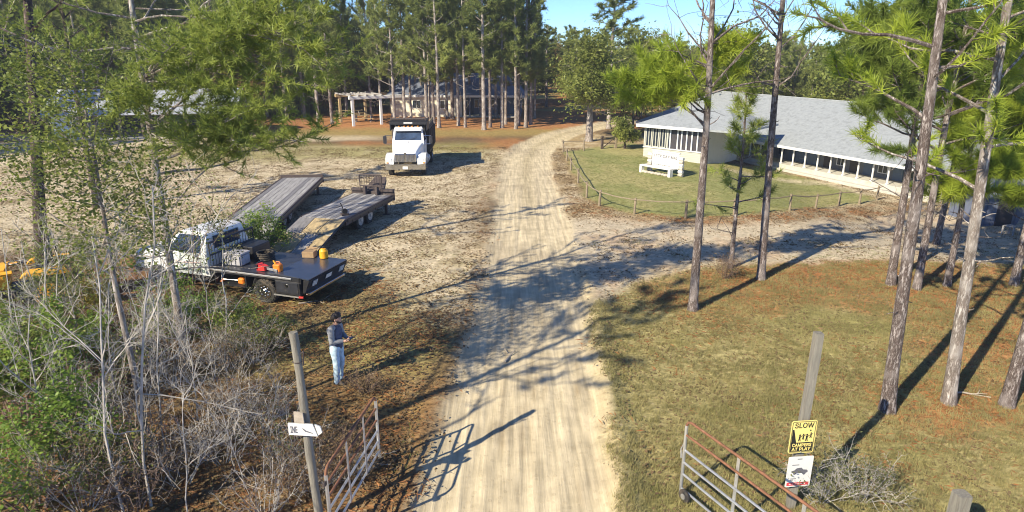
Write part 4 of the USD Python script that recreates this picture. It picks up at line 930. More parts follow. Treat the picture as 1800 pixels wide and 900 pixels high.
# ------------------------------------------------------------------ gates, posts, signs, fence
def gate(label, hinge, free, rails, rust_top, group=None, wheel_at=None):
    """A tube gate: local x from the hinge end to the free end."""
    hinge, free = np.asarray(hinge), np.asarray(free)
    rot, L = frame_of(hinge, free)
    T = thing("tube_gate", label, "gate", (hinge[0], hinge[1], gz(hinge[0], hinge[1])), rot, group)
    top, low = rails[0], rails[-1]
    put("frame", tube(rounded([(0, 0, low), (0, 0, top), (L, 0, top), (L, 0, low)], .14, 6), .024, 10), "rust", T, smooth=40)
    put("end_bar", tube([(L, 0, low - .12), (L, 0, top - .1)], .028, 10), "galvanized", T, smooth=40)
    put("end_bar", tube([(0, 0, low - .05), (0, 0, top - .1)], .028, 10), "galvanized", T, smooth=40)
    for k, z in enumerate(rails[1:]):
        put("rail", tube([(0.02, 0, z), (L * .5, 0, z - .006 * (k % 2)), (L - .02, 0, z)], .021, 8), "rust" if k + 1 < rust_top else "galvanized", T, smooth=40)
    for x in (L * .34, L * .68):
        put("stay", bx(x - .03, x + .03, -.032, -.024, low, top - .02), "galvanized", T)
    for z in (low + .15, top - .25):
        put("hinge", bx(-.10, -.02, -.02, .02, z, z + .07, .006), "rust_dark", T)
    put("latch_chain", tube([(L + .02, 0, top - .45), (L + .07, .01, top - .6), (L + .04, .02, top - .75)], .012, 6), "galvanized", T)
    if wheel_at:
        w = put("gate_wheel", [disc_y(L - .16, .06, .12, .12, .06, 18, .015)], "rubber", T, smooth=35)
        put("wheel_fork", [bx(L - .18, L - .14, .02, .03, .12, low + .02), disc_y(L - .16, .095, .12, .05, .015, 12)], "galvanized", w)

def round_post(name, label, base, h, r, lean=(0, 0), mat="post_wood", seed=0, flat=False):
    rng = np.random.default_rng(seed)
    T = thing(name, label, "post", base)
    n = 8 if flat else 14
    zs = np.linspace(-.15, h, 16)
    path = [(lean[0] * max(z, 0) + .01 * math.sin(z * 2 + seed), lean[1] * max(z, 0) + .01 * math.cos(z * 1.7), z) for z in zs]
    v, f = tube(path, r * (1 - .08 * zs / h), n)
    if flat:                                            # sawn square, corners worn
        c = np.vstack([np.repeat(np.array(path), n, 0), path[0], path[-1]]); o = v - c
        big = np.abs(o[:, :2]).max(1, keepdims=True)
        o[:, :2] = np.where(big > 1e-6, o[:, :2] * (r / np.maximum(big, 1e-6)) ** .8, 0); v = c + o
    v = v + (meshkit.fbm(v * [14, 14, 2.5], 3, seed) - .5)[:, None] * .03 * np.where(np.abs(v[:, 2:] - h) < 1e-6, 0.3, 1)
    put("trunk", (v, f), mat, T, smooth=40)
    return T, path

def post_signs():
    # left gate post with its little arrow board
    base = on(563, 918)
    T, path = round_post("gate_post", "weathered leaning wooden gate post carrying a small white board, left of the road", base, 3.42, .070, (-.035, .02), seed=3)
    put("iron_band", [tube([(path[k][0] + .074 * math.cos(t), path[k][1] + .074 * math.sin(t), path[k][2]) for t in np.linspace(0, 2 * math.pi, 15)], .008, 4) for k in (8, 13)], "rust_dark", T)
    put("staple", tube([(path[14][0] + .08, path[14][1] - .03, path[14][2] - .1), (path[14][0] + .13, path[14][1] - .04, path[14][2] - .05), (path[14][0] + .10, path[14][1] - .03, path[14][2] - .3)], .012, 5), "rust_dark", T)
    y = base[1] - .11
    x0, z0 = ray_z(509, 763, y); x1, _ = ray_z(553, 763, y); _, z1 = ray_z(530, 743, y)
    S = thing("arrow_board", "small broken white painted board with dark letters nailed to the left gate post", "sign", (x0, y, z0), -4)
    w, h = x1 - x0, z1 - z0
    put("board", prism([(0, 0), (w * 1.16, -.01), (w * 1.0, h * .97), (0, h)], -.02, 0.004), "white_board", S)
    put("broken_end", prism([(w * 1.20, .01), (w * 1.36, .06), (w * 1.30, h * .8), (w * 1.08, h * .98)], -.02, 0.004), "white_board", S)
    put("upper_board", prism([(w * .26, h + .012), (w * .66, h + .006), (w * .64, h * 1.95), (w * .28, h * 2.0)], -.012, .01), "dead_wood", S)
    put("letters", lettering("INE", h * .55, (w * .07, -.0205, h * .2), (1, 0, 0), (0, 0, 1), .004, True, w * .30), "letter_grey", S)
    put("tick_mark", tube([(w * .58, -.024, h * .62), (w * .70, -.024, h * .40), (w * .98, -.024, h * .22)], [.006, .014, .006], 5), "letter_grey", S)

    # right gate post with the two plates
    base = on(1388, 892)
    T, path = round_post("gate_post", "tall grey wooden gate post carrying a yellow and a white sign, right of the road", base, 3.22, .066, (.012, .01), seed=8, flat=True)
    yy = base[1] - .12
    turn = 6.0
    def plate(px, py):
        return ray_z(px, py, yy)
    x, z = plate(1411, 768)
    w, h = .43, .60
    S = thing("slow_sign", "yellow and black SLOW campers at play sign on the right gate post", "sign", (x, yy, z), turn)
    put("plate", slab_xz(w, h, .035, 0.0, .006), "sign_yellow", S)
    put("border", frame_xz(w - .03, h - .03, .025, .010, -.0015, .0), "sign_black", S)
    put("slow_letters", lettering("SLOW", .088, (-.165, -.0005, .17), (1, 0, 0), (0, 0, 1), .003, True, .33), "sign_black", S)
    put("black_panel", [prism([(-.185, -.268), (.185, -.268), (.185, -.10), (-.10, -.10), (-.16, .14), (-.185, .14)], -.0025, -.0005)], "sign_black", S)
    put("campers_letters", lettering("CAMPERS", .055, (-.165, -.003, -.175), (1, 0, 0), (0, 0, 1), .003, True, .33), "sign_yellow", S)
    put("play_letters", lettering("AT PLAY", .055, (-.16, -.003, -.250), (1, 0, 0), (0, 0, 1), .003, True, .32), "sign_yellow", S)
    kids = []
    for k, (cx, cz, s) in enumerate(((-.05, -.02, 1.0), (.01, .0, .85), (.07, -.02, 1.05), (.135, .02, .8))):
        kids += [prism([(cx + .016 * s * math.cos(t), cz + .055 * s + .016 * s * math.sin(t)) for t in np.arange(8) * math.pi / 4], -.003, -.0005),
                 prism([(cx - .018 * s, cz + .036 * s), (cx + .018 * s, cz + .036 * s), (cx + .012 * s, cz - .01 * s), (cx + .024 * s, cz - .06 * s), (cx + .008 * s, cz - .06 * s), (cx, cz - .02 * s), (cx - .012 * s, cz - .06 * s), (cx - .024 * s, cz - .055 * s), (cx - .012 * s, cz)], -.003, -.0005),
                 prism([(cx + .014 * s, cz + .034 * s), (cx + .042 * s, cz + .05 * s), (cx + .045 * s, cz + .04 * s), (cx + .015 * s, cz + .02 * s)], -.003, -.0005)]
    kids.append(prism([(.12 + .014 * math.cos(t), .115 + .014 * math.sin(t)) for t in np.arange(8) * math.pi / 4], -.003, -.0005))
    put("children_figures", kids, "sign_black", S)
    put("bolt", [disc_y(0, -.008, .265, .009, .012, 8), disc_y(0, -.008, -.28, .009, .012, 8)], "galvanized", S)
    x, z = plate(1405, 829)
    S = thing("white_sign", "white notice sign with a grey car picture and red band below the yellow sign", "sign", (x, yy, z), turn)
    w, h = .43, .58
    put("plate", slab_xz(w, h, .02, 0.0, .006), "white_board", S)
    put("red_band", prism([(-.19, -.265), (.19, -.265), (.19, -.205), (-.19, -.205)], -.002, -.0005), "sign_red", S)
    put("band_letters", [prism([(-.15 + .05 * k, -.242), (-.118 + .05 * k, -.242), (-.118 + .05 * k, -.228), (-.15 + .05 * k, -.228)], -.0035, -.002) for k in range(6)], "white_board", S)
    put("car_picture", [prism([(-.13, -.02), (.12, -.03), (.15, .0), (.13, .03), (.06, .04), (.03, .075), (-.05, .07), (-.09, .03), (-.14, .015)], -.002, -.0005), disc_y(-.08, -.002, -.03, .025, .003, 12), disc_y(.085, -.002, -.035, .025, .003, 12)], "letter_grey", S)
    put("small_print", [prism([(a, c), (b, c), (b, c + .014), (a, c + .014)], -.002, -.0005) for a, b, c in ((-.14, -.02, .125), (-.06, .02, .235), (-.14, -.04, -.14), (-.14, -.09, -.165))], "letter_grey", S)
    # stub post in the lower right corner
    p = at(1688, 872, 1.25)
    round_post("corner_post", "square topped grey wooden post in the lower right corner", np.array([p[0], p[1], gz(p[0], p[1])]), 1.28, .10, (.02, 0), seed=14, flat=True)

def slab_xz(w, h, r, y0, y1):
    q = sg.box(-w / 2 + r, -h / 2 + r, w / 2 - r, h / 2 - r).buffer(r, 6)
    return prism(list(q.exterior.coords)[:-1], y0, y1)

def frame_xz(w, h, r, t, y0, y1):
    q = sg.box(-w / 2 + r, -h / 2 + r, w / 2 - r, h / 2 - r).buffer(r, 6)
    m = trimesh.creation.extrude_polygon(q.difference(q.buffer(-t)), y1 - y0, engine="earcut")
    v = m.vertices
    m.vertices = np.column_stack([v[:, 0], y1 - v[:, 2], v[:, 1]])
    return m

def gates():
    rl = [1.5, 1.24, 1.0, .78, .56, .34]
    gate("open tube gate left of the road, rusty on top with bright lower rails", at(571, 822, 1.5), at(659, 693, 1.5), rl, 3)
    a, b = at(1380, 862, 1.5), at(1208, 740, 1.5)
    h = b + (a - b) * 1.75
    gate("open tube gate right of the road with a small black wheel", h, b, [1.5, 1.22, .92, .68, .45, .16], 2, wheel_at=True)

def rail_fence():
    T = thing("rail_fence", "wooden post and rail fence curving round the lawn beside the road", "fence", (0, 0, 0))
    rng = np.random.default_rng(2)
    tops = []
    for k, (px, py) in enumerate(RAIL_PX):
        p = on(px, py)
        h = .84 + rng.normal() * .03; r = .055 + rng.random() * .012
        lx, ly = rng.normal(0, .025, 2)
        v, f = tube([(p[0], p[1], p[2] - .1), (p[0] + lx * .5, p[1] + ly * .5, p[2] + h / 2), (p[0] + lx, p[1] + ly, p[2] + h)], [r, r * .97, r * .93], 9)
        put("post", (v, f), "rail_wood", T, smooth=40)
        tops.append(np.array([p[0] + lx, p[1] + ly, p[2] + h - .07]))
    for k in range(len(tops) - 1):
        a, b = tops[k], tops[k + 1]
        d = (b - a) / np.linalg.norm(b - a); off = np.array([d[1], -d[0], 0]) * .075
        m = (a + b) / 2 - [0, 0, .03 + .03 * rng.random()]
        put("rail", tube([a + off - d * .12 + [0, 0, .01 * (k % 2)], m + off, b + off + d * .12 - [0, 0, .01 * (k % 2)]], [.025, .028, .024], 7), "rail_wood", T, smooth=40)
    # the little timber frame at the far corner of the lawn
    a, b = on(1058, 262), on(1082, 261)
    rot, L = frame_of(a, b)
    S = thing("swing_frame", "small dark timber frame standing at the far corner of the lawn fence", "frame", a, rot)
    for x in (0, L):
        put("post", bx(x - .09, x + .09, -.09, .09, -.1, 1.0 + .15 * (x > 0), .015), "rail_wood" if x else "dark_bark", S)
    put("top_bar", tube([(-.2, 0, .92), (L + .2, 0, .98)], .06, 8), "rail_wood", S)
    put("brace", [tube([(.1, 0, .1), (L - .1, 0, .85)], .035, 6)], "dark_bark", S)
    put("mid_bar", tube([(.09, 0, .45), (L - .09, 0, .42)], .04, 6), "dark_bark", S)

def lawn_sign():
    a, b = on(1124, 303), on(1173, 312)
    rot, L = frame_of(a, b)
    T = thing("camp_sign", "white lettered sign board between stacked log pillars behind a low timber bench", "sign", a, rot)
    bw = L * .94; x0 = .34; y = .75
    put("board", bx(x0, x0 + bw, y, y + .06, .42, 1.38, .015), "white_board", T)
    put("cap", bx(x0 - .06, x0 + bw + .06, y - .05, y + .11, 1.382, 1.44, .012), "white_board", T)
    put("letters", lettering("LTTP DAY MAI", .17, (x0 + .12, y - .002, 1.02), (1, 0, 0), (0, 0, 1), .01, True, bw - .25), "letter_grey", T)
    put("small_letters", [bx(x0 + .2 + .16 * k, x0 + .31 + .16 * k, y - .008, y - .001, .52, .57) for k in range(8)], "letter_grey", T)
    for s, xx in ((0, x0 - .17), (1, x0 + bw + .17)):
        for k in range(6):
            put("pillar_log", tube([(xx - .15, y + .03, .10 + .2 * k), (xx + .15, y + .03, .10 + .2 * k)], .105, 10), "white_board" if k % 2 else "stone", T, smooth=40)
    put("bench_seat", bx(-.1, L + .1, .06, .40, .42, .50, .02), "white_board", T)
    for x in (-.02, L + .02):
        put("bench_leg", bx(x - .09, x + .09, .08, .38, -.05, .418, .015), "white_board", T)
        put("bench_arm", bx(x - .07, x + .07, .405, y, .40, .48, .01), "white_board", T)
    rng = np.random.default_rng(4)
    for k in range(9):
        q = trimesh.creation.icosphere(1, .10 + .05 * rng.random())
        q.apply_scale([1.2, 1, .7]); q.apply_translation([.1 + (L - .2) * k / 8, .22 + .1 * rng.random(), .05])
        put("stone", q, "stone", T, smooth=50)

# ------------------------------------------------------------------ the person
def limb_union(bones, res, it=8):
    ms = []
    for (p, r), (q, s) in bones:
        S = [m3.Manifold.sphere(r, 20).translate(list(map(float, p))), m3.Manifold.sphere(s, 20).translate(list(map(float, q)))]
        ms.append(m3.Manifold.batch_hull(S))
    u = m3.Manifold.batch_boolean(ms, m3.OpType.Add).refine_to_length(res)
    v, f, _ = meshkit.arrays(u)
    t = trimesh.Trimesh(v, f, process=True)
    trimesh.smoothing.filter_taubin(t, iterations=it)
    return t

def person():
    base = on(597, 671)
    T = thing("person", "person in grey sleeved dark shirt and light blue jeans looking down at a small device", "person", base, -12)
    # local +x forward (to the right of the picture); built at life size, 1.78 m
    J = dict(pel=(0, 0, .96), wai=(.005, 0, 1.10), che=(.0, 0, 1.31), nek=(.035, 0, 1.49), hea=(.085, 0, 1.635))
    A = {}
    for s, n in ((1, "l"), (-1, "r")):
        A[n] = dict(sh=(-.005, s * .19, 1.415), el=(.03, s * .25, 1.14), wr=(.255, s * .10, 1.125), hip=(0, s * .09, .93), kn=(.035 if s > 0 else .015, s * .105, .51), an=(-.035 if s > 0 else .0, s * .115, .085))
    body = [((J["pel"], .125), (J["wai"], .115)), ((J["wai"], .10), (J["che"], .10)), ((J["che"], .10), ((.01, 0, 1.38), .075)), (((.01, 0, 1.43), .07), (J["nek"], .055)), ((J["nek"], .055), ((.06, 0, 1.56), .052)),
            ((J["hea"], .088), ((.06, 0, 1.675), .092)), ((J["hea"], .07), ((.125, 0, 1.565), .042))]
    for n, s in (("l", 1), ("r", -1)):
        a = A[n]
        body += [((a["sh"], .062), (a["el"], .045)), ((a["el"], .044), (a["wr"], .030)), ((a["hip"], .095), (a["kn"], .058)), ((a["kn"], .058), (a["an"], .040)), ((a["an"], .04), ((a["an"][0] + .13, a["an"][1] + s * .02, .035), .035))]
        w = np.array(a["wr"]); pc = w + [.055, -s * .012, .012]
        body += [((w, .028), (pc, .030)), ((pc + [-.01, s * .018, 0], .022), (pc + [.01, -s * .02, .004], .022))]
        for k in range(4):
            o = pc + [.022, s * (.030 - .019 * k), .004]
            l = (.030, .034, .031, .024)[k]
            m = o + [l, -s * .006, .012]; e = m + [l * .55, -s * .016, .010 + .004 * k]
            body += [((o, .0105), (m, .0095)), ((m, .0095), (e, .008))]
        th = pc + [-.005, -s * .03, .015]
        body += [((th, .0115), (th + [.028, -s * .008, .022], .0105)), ((th + [.028, -s * .008, .022], .0105), (th + [.05, -s * .006, .026], .0085))]
    hx, hz = .152, 1.618
    face = [(((hx, 0, hz + .012), .014), ((hx + .026, 0, hz - .022), .014)), (((hx - .012, -.024, 1.568), .012), ((hx - .012, .024, 1.568), .012)), (((.075, .088, 1.625), .018), ((.070, .091, 1.60), .014)), (((.075, -.088, 1.625), .018), ((.070, -.091, 1.60), .014)), (((.15, -.035, 1.648), .013), ((.15, .035, 1.648), .013))]
    put("body", limb_union(body + face, .014, 5), "skin", T, smooth=True)
    put("eye", [trimesh.creation.icosphere(1, .010).apply_translation([.158, s * .031, 1.632]) for s in (-1, 1)], "device", T)
    put("mouth", tube([(.158, -.022, 1.555), (.164, 0, 1.553), (.158, .022, 1.555)], .005, 5), "red_plastic", T)
    hair = limb_union([(((.045, 0, 1.665), .105), ((.075, 0, 1.69), .098)), (((.01, 0, 1.64), .09), ((.02, 0, 1.60), .075)), (((.09, -.04, 1.715), .062), ((.09, .04, 1.715), .062))], .02, 3)
    v = np.array(hair.vertices)
    hair = trimesh.Trimesh(v + (meshkit.fbm(v * 60, 2, 5)[:, None] - .5) * .012, hair.faces)
    keep = ~((v[:, 0] > .125) & (v[:, 2] < 1.67))
    hair.update_faces(keep[hair.faces].all(1))
    put("hair", hair, "hair", T, smooth=True)
    put("beard", limb_union([(((.10, .055, 1.575), .026), ((.145, .02, 1.538), .026)), (((.10, -.055, 1.575), .026), ((.145, -.02, 1.538), .026)), (((.145, .02, 1.538), .026), ((.145, -.02, 1.538), .026))], .02, 2), "hair", T, smooth=True)
    shirt = limb_union([(((0, -.05, .98), .125), ((0, .05, .98), .125)), (((0, 0, .97), .15), ((.005, 0, 1.12), .145)), (((0, -.05, 1.12), .125), ((0, -.07, 1.33), .118)), (((0, .05, 1.12), .125), ((0, .07, 1.33), .118)), (((0, -.07, 1.33), .115), ((0, .07, 1.33), .115)), (((0, -.10, 1.40), .072), ((0, .10, 1.40), .072)), (((.005, 0, 1.41), .08), ((.025, 0, 1.46), .066)), (((.02, -.02, 1.13), .13), ((.03, 0, 1.02), .135))], .025, 6)
    shirt = trimesh.Trimesh(shirt.vertices + (meshkit.fbm(np.array(shirt.vertices) * [9, 9, 5], 2, 9)[:, None] - .5) * [.022, .022, 0], shirt.faces)
    put("shirt", shirt, "shirt_navy", T, smooth=True)
    for n, s in (("l", 1), ("r", -1)):
        a = A[n]
        sl = limb_union([((a["sh"], .083), ((a["el"][0], a["el"][1], a["el"][2] + .03), .064)), ((a["el"], .064), (np.array(a["wr"]) - [.02, 0, 0], .042)), ((a["sh"], .08), ((0, s * .11, 1.43), .072))], .02, 5)
        sl = trimesh.Trimesh(sl.vertices + (meshkit.fbm(np.array(sl.vertices) * 14, 2, 3)[:, None] - .5) * .016, sl.faces)
        put("sleeve", sl, "shirt_grey", T, smooth=True)
    jb = [(((0, -.05, .93), .128), ((0, .05, .93), .128))]
    for n in "lr":
        a = A[n]
        jb += [((a["hip"], .115), (a["kn"], .078)), ((a["kn"], .078), ((a["an"][0], a["an"][1], .13), .066)), (((a["an"][0], a["an"][1], .13), .066), ((a["an"][0] + .01, a["an"][1], .075), .070))]
    jn = limb_union(jb, .022, 5)
    jn = trimesh.Trimesh(jn.vertices + (meshkit.fbm(np.array(jn.vertices) * [8, 8, 12], 2, 7)[:, None] - .5) * [.024, .024, 0], jn.faces)
    put("jeans", jn, "denim", T, smooth=True)
    for n, s in (("l", 1), ("r", -1)):
        a = A[n]["an"]
        put("shoe", limb_union([(((a[0] - .05, a[1], .05), .048), ((a[0] + .06, a[1] + s * .01, .05), .05)), (((a[0] + .06, a[1] + s * .01, .045), .046), ((a[0] + .17, a[1] + s * .03, .036), .038))], .02, 3), "shoe", T, smooth=True)
    dv = thing("remote_control", "small dark remote control held in the person's hands", "controller", base, -12)
    put("case", bx(.325, .405, -.105, .105, 1.135, 1.175, .015), "device", dv)
    put("screen", bx(.335, .39, -.05, .05, 1.176, 1.18), "dark_glass", dv)
    for s in (-1, 1):
        put("antenna", tube([(.40, s * .07, 1.16), (.50, s * .075, 1.24)], .008, 5), "device", dv)
        put("grip", bx(.29, .34, s * .09 - .025, s * .09 + .025, 1.125, 1.165, .012), "device", dv)

gates(); post_signs(); rail_fence(); lawn_sign(); person()

# ------------------------------------------------------------------ vegetation
def unit(v):
    v = np.asarray(v, float)
    return v / np.maximum(np.linalg.norm(v, axis=-1, keepdims=True), 1e-9)

def needles(P, D, k, L, w, rng, spread=0.75, up=0.15, back=1.0):
    """Tufts of pine needles: k thin blades round every twig tip P that points along D."""
    P, D = np.repeat(np.asarray(P, float), k, 0), np.repeat(unit(D), k, 0)
    n = len(P)
    d = unit(D * (1 - spread * rng.random((n, 1))) + unit(rng.normal(size=(n, 3))) * spread + [0, 0, up])
    b = P - D * (rng.random((n, 1)) ** 1.5) * back * L
    l = L * rng.uniform(.65, 1.1, (n, 1))
    s = unit(np.cross(d, rng.normal(size=(n, 3)))) * w / 2
    tip = b + d * l + [0, 0, -1] * (0.12 * l * rng.random((n, 1)))
    v = np.stack([b - s, b + s, tip], 1).reshape(-1, 3)
    return v, np.arange(n * 3).reshape(-1, 3)

def leaves(P, k, size, jitter, rng, flat=0.3):
    """Leaf blades: k small folded lozenges scattered round every point."""
    P = np.repeat(np.asarray(P, float), k, 0)
    n = len(P)
    c = P + rng.normal(size=(n, 3)) * jitter
    d = unit(rng.normal(size=(n, 3)) * [1, 1, .6])
    s = unit(np.cross(d, rng.normal(size=(n, 3)) * [flat, flat, 1]))
    l = size * rng.uniform(.6, 1.25, (n, 1))
    a, b = c - d * l * .5, c + d * l * .5
    v = np.stack([a, c + s * l * .3, b, c - s * l * .3], 1).reshape(-1, 3)
    i = np.arange(n)[:, None] * 4
    return v, np.vstack([i + [0, 1, 2], i + [0, 2, 3]])

def wander(p, d, L, n, rng, bend=0.12, up=0.0):
    """A twig's course from p along d."""
    pts = [np.asarray(p, float)]; d = unit(d)
    for _ in range(n):
        d = unit(d + rng.normal(size=3) * bend + [0, 0, up])
        pts.append(pts[-1] + d * L / n)
    return np.array(pts), d

def trunk_mesh(h, r0, lean, rng, sides=12, seg=26, wob=0.06, rough=0.03, r_top=0.25):
    t = np.linspace(0, 1, seg)
    ph = rng.random(4) * 6.28
    x = lean[0] * h * t + wob * np.sin(t * 4 + ph[0]) * t + .4 * wob * np.sin(t * 11 + ph[1]) * t
    y = lean[1] * h * t + wob * np.sin(t * 5 + ph[2]) * t
    z = -0.25 + (h + .25) * t
    r = r0 * (1 - (1 - r_top) * t) * (1 + .45 * np.exp(-t * h / .35))
    path = np.column_stack([x, y, z])
    v, f = tube(path, r, sides)
    if rough:
        c = np.repeat(path, sides, 0); c = np.vstack([c, path[0], path[-1]])
        v = c + (v - c) * (1 + rough * 8 * (meshkit.fbm(v * [6, 6, 2.2] + 31.7 * rng.random(), 3, 4) - .5)[:, None])
    return path, r, (v, f)

def pine_parts(h, r0, seed, lean=(0, 0), z0=.5, R=2.2, limbs=24, sub=5, k=40, L=.3, w=.012, trunk_sides=12, stubs=6, dead=3, shape="spread", rough=.03, tw=3, r_top=.25, limb_r=.22, az=None, boughs=(), base=None, dead_hi=False, dead_len=1.9):
    """Trunk, branches and crown of a pine; z0 is the crown's foot as a share of the height; az keeps the limbs within a sector."""
    rng = np.random.default_rng(seed)
    path, rad, tm = trunk_mesh(h, r0, lean, rng, trunk_sides, rough=rough, r_top=r_top)
    at_z = lambda z: np.array([np.interp(z, path[:, 2], path[:, 0]), np.interp(z, path[:, 2], path[:, 1]), z])
    rz = lambda z: np.interp(z, path[:, 2], rad)
    br, P, D = [], [], []
    ang = rng.random() * 6.28
    for i in range(limbs):
        t = (i + rng.random()) / limbs
        z = h * (z0 + (1 - z0) * t * .97)
        ang += 2.4 + rng.normal() * .3
        a = ang if az is None else az[0] + (az[1] - az[0]) * rng.random()
        prof = {"spread": 1.05 - .72 * t ** 1.6, "column": .85 - .45 * t, "top": .45 + .6 * math.sin(math.pi * min(1, t * 1.05)), "cone": 1.05 - .95 * t}[shape]
        l = R * prof * rng.uniform(.65, 1.1)
        el = rng.uniform(-.05, .45) + .5 * t
        p, d = wander(at_z(z), [math.cos(a) * math.cos(el), math.sin(a) * math.cos(el), math.sin(el)], l, 6, rng, .13, .06)
        lr = max(.012, min(limb_r * rz(z) + .008 * l, .6 * rz(z)))
        br.append(tube(p, np.linspace(lr, lr * .3, 7), max(tw, 4), False))
        P.append(p[-1]); D.append(d)
        for j in range(sub):
            q = .35 + .6 * (j + rng.random()) / sub
            b = p[0] + 0; idx = q * 6; i0 = int(idx); b = p[i0] + (p[min(i0 + 1, 6)] - p[i0]) * (idx - i0)
            dd = unit(unit(p[min(i0 + 1, 6)] - p[i0]) * .7 + unit(rng.normal(size=3) * [1, 1, .5]) * .9 + [0, 0, .25])
            sl = l * rng.uniform(.18, .38)
            s_, e = wander(b, dd, sl, 3, rng, .16, .1)
            br.append(tube(s_, np.linspace(lr * .4, lr * .16, 4), tw, False))
            P += [s_[-1], s_[2]]; D += [e, unit(s_[2] - s_[1])]
    for (px, py, dy, rad_b, n) in boughs:               # boughs that hang where the photograph shows them
        bx_, bz_ = ray_z(px, py, dy)
        c = np.array([bx_ - base[0], dy - base[1], bz_ - base[2]])
        hd = math.hypot(c[0], c[1])
        z = min(max(c[2] - rng.uniform(-.15, .55) * hd, h * .2), h * .95)
        a0 = at_z(z); n0 = 9
        t = np.linspace(0, 1, n0)[:, None]
        p = a0 + (c - a0) * t + (np.array([0, 0, rng.uniform(-.05, .14) * hd]) + unit(rng.normal(size=3)) * .12 * hd) * np.sin(math.pi * t) + np.cumsum(rng.normal(size=(n0, 3)), 0) * .035 * t * (1 - t * .5)
        lr = max(.014, min(.03, .14 * rz(z) + .003 * hd))
        br.append(tube(p, np.linspace(lr, lr * .3, n0), 5, False))
        d0 = unit(p[-1] - p[-3])
        for j in range(n):
            q = rng.uniform(.45, 1.0) * (n0 - 1); i0 = min(int(q), n0 - 2)
            b = p[i0] + (p[i0 + 1] - p[i0]) * (q - i0)
            dd = unit(d0 * .5 + unit(rng.normal(size=3) * [1, 1, .6]) + [0, 0, .15])
            s_, e = wander(b, dd, rad_b * rng.uniform(.4, 1.0), 4, rng, .16, .05)
            br.append(tube(s_, np.linspace(lr * .3, lr * .12, 5), tw, False))
            P += [s_[-1], s_[3], s_[2]]; D += [e, unit(s_[3] - s_[2]), unit(s_[2] - s_[1])]
        P.append(p[-1]); D.append(d0)
    for i in range(stubs + dead):
        hi = dead_hi and i >= stubs
        z = h * rng.uniform(z0 * .35, z0 * 1.05) if not hi else h * rng.uniform(.40, .80); a = rng.random() * 6.28
        l = rng.uniform(.15, .5) if i < stubs else rng.uniform(.4, 1.0) * dead_len
        p, _ = wander(at_z(z), [math.cos(a), math.sin(a), .25 if not hi else rng.uniform(.3, .9)], l, 4, rng, .2, .03)
        br.append(tube(p, np.linspace(.02 if not hi else .034, .008, 5), 4, False))
        if i >= stubs:
            for _ in range(3 if not hi else 7):
                s_, _ = wander(p[rng.integers(1, 5)], unit(rng.normal(size=3) + [0, 0, .5]), l * .4, 3, rng, .2)
                br.append(tube(s_, np.linspace(.010, .004, 4), 3, False))
    crown = needles(np.array(P), np.array(D), k, L, w, rng)
    return tm, cat(br), crown

def put_pine(path, parts, bark_m, needle_m):
    put("trunk", parts[0], bark_m, path, smooth=40)
    put("branches", parts[1], bark_m, path)
    put("crown", parts[2], needle_m, path)

def pine(label, base, bark_m, needle_m, group=None, name="pine_tree", **kw):
    kw.setdefault("base", base)
    T = thing(name, label, "tree", base, 0, group)
    put_pine(T, pine_parts(**kw), bark_m, needle_m)
    return T

def broadleaf_parts(h, r0, seed, R, z0, n_limbs, per, size, jitter, lean=(0, 0), lobes=None, squash=.8):
    """Trunk, branches and crown of a broadleaved tree, its leaves gathered in uneven clumps with gaps between them."""
    rng = np.random.default_rng(seed)
    path, rad, tm = trunk_mesh(h * .7, r0, lean, rng, 12, rough=.02, r_top=.35)
    br, C = [], []
    for i in range(n_limbs):
        t = (i + rng.random()) / n_limbs
        z = h * (z0 + (.68 - z0) * t)
        b = np.array([np.interp(z, path[:, 2], path[:, 0]), np.interp(z, path[:, 2], path[:, 1]), z])
        a = i * 2.4 + rng.normal() * .4
        el = rng.uniform(-.1, .4) + .9 * t ** 2
        l = R * rng.uniform(.75, 1.1) * (1.0 - .25 * t)
        p, d = wander(b, [math.cos(a) * math.cos(el), math.sin(a) * math.cos(el), math.sin(el)], l, 7, rng, .16, .05)
        lr = np.interp(z, path[:, 2], rad) * .38
        br.append(tube(p, np.linspace(lr, lr * .2, 8), 5, False))
        C += [p[-1], p[5]]
        for j in range(6):
            i0 = int(rng.integers(2, 7))
            s_, e = wander(p[i0], unit(rng.normal(size=3) * [1, 1, .7] + [0, 0, .35]), l * rng.uniform(.3, .5), 4, rng, .2, .04)
            br.append(tube(s_, np.linspace(lr * .35, lr * .08, 5), 3, False))
            C += [s_[-1], s_[3], s_[2]]
    C = np.array(C)
    C = C[rng.random(len(C)) < .88]
    return tm, cat(br), leaves(C, per, size, jitter * np.array([1, 1, squash]), rng)

def put_broad(path, parts, bark_m, leaf_m):
    put("trunk", parts[0], bark_m, path, smooth=40)
    put("branches", parts[1], bark_m, path)
    put("crown", parts[2], leaf_m, path)

def sprout(p, d, L, r, level, rng, out, tips, kids=4, bend=.13, up=.03):
    pts, e = wander(p, d, L, 6 if level > 1 else 4, rng, bend, up)
    n = len(pts)
    out.append(tube(pts, np.linspace(r, r * .45, n), 5 if level > 2 else 3, False))
    if level == 0:
        tips.append(pts[-1]); tips.append(pts[n // 2]); return
    for j in range(kids + (1 if level > 1 else 0)):
        q = rng.uniform(.25, 1.0) * (n - 1); i0 = min(int(q), n - 2)
        b = pts[i0] + (pts[i0 + 1] - pts[i0]) * (q - i0)
        dd = unit(unit(pts[i0 + 1] - pts[i0]) * rng.uniform(.4, 1.0) + unit(rng.normal(size=3)) * .85 + [0, 0, .15])
        sprout(b, dd, L * (rng.uniform(.28, .5) if L < 2 else rng.uniform(.16, .34)), r * .5, level - 1, rng, out, tips, kids, bend * 1.25, up)
    tips.append(pts[-1])

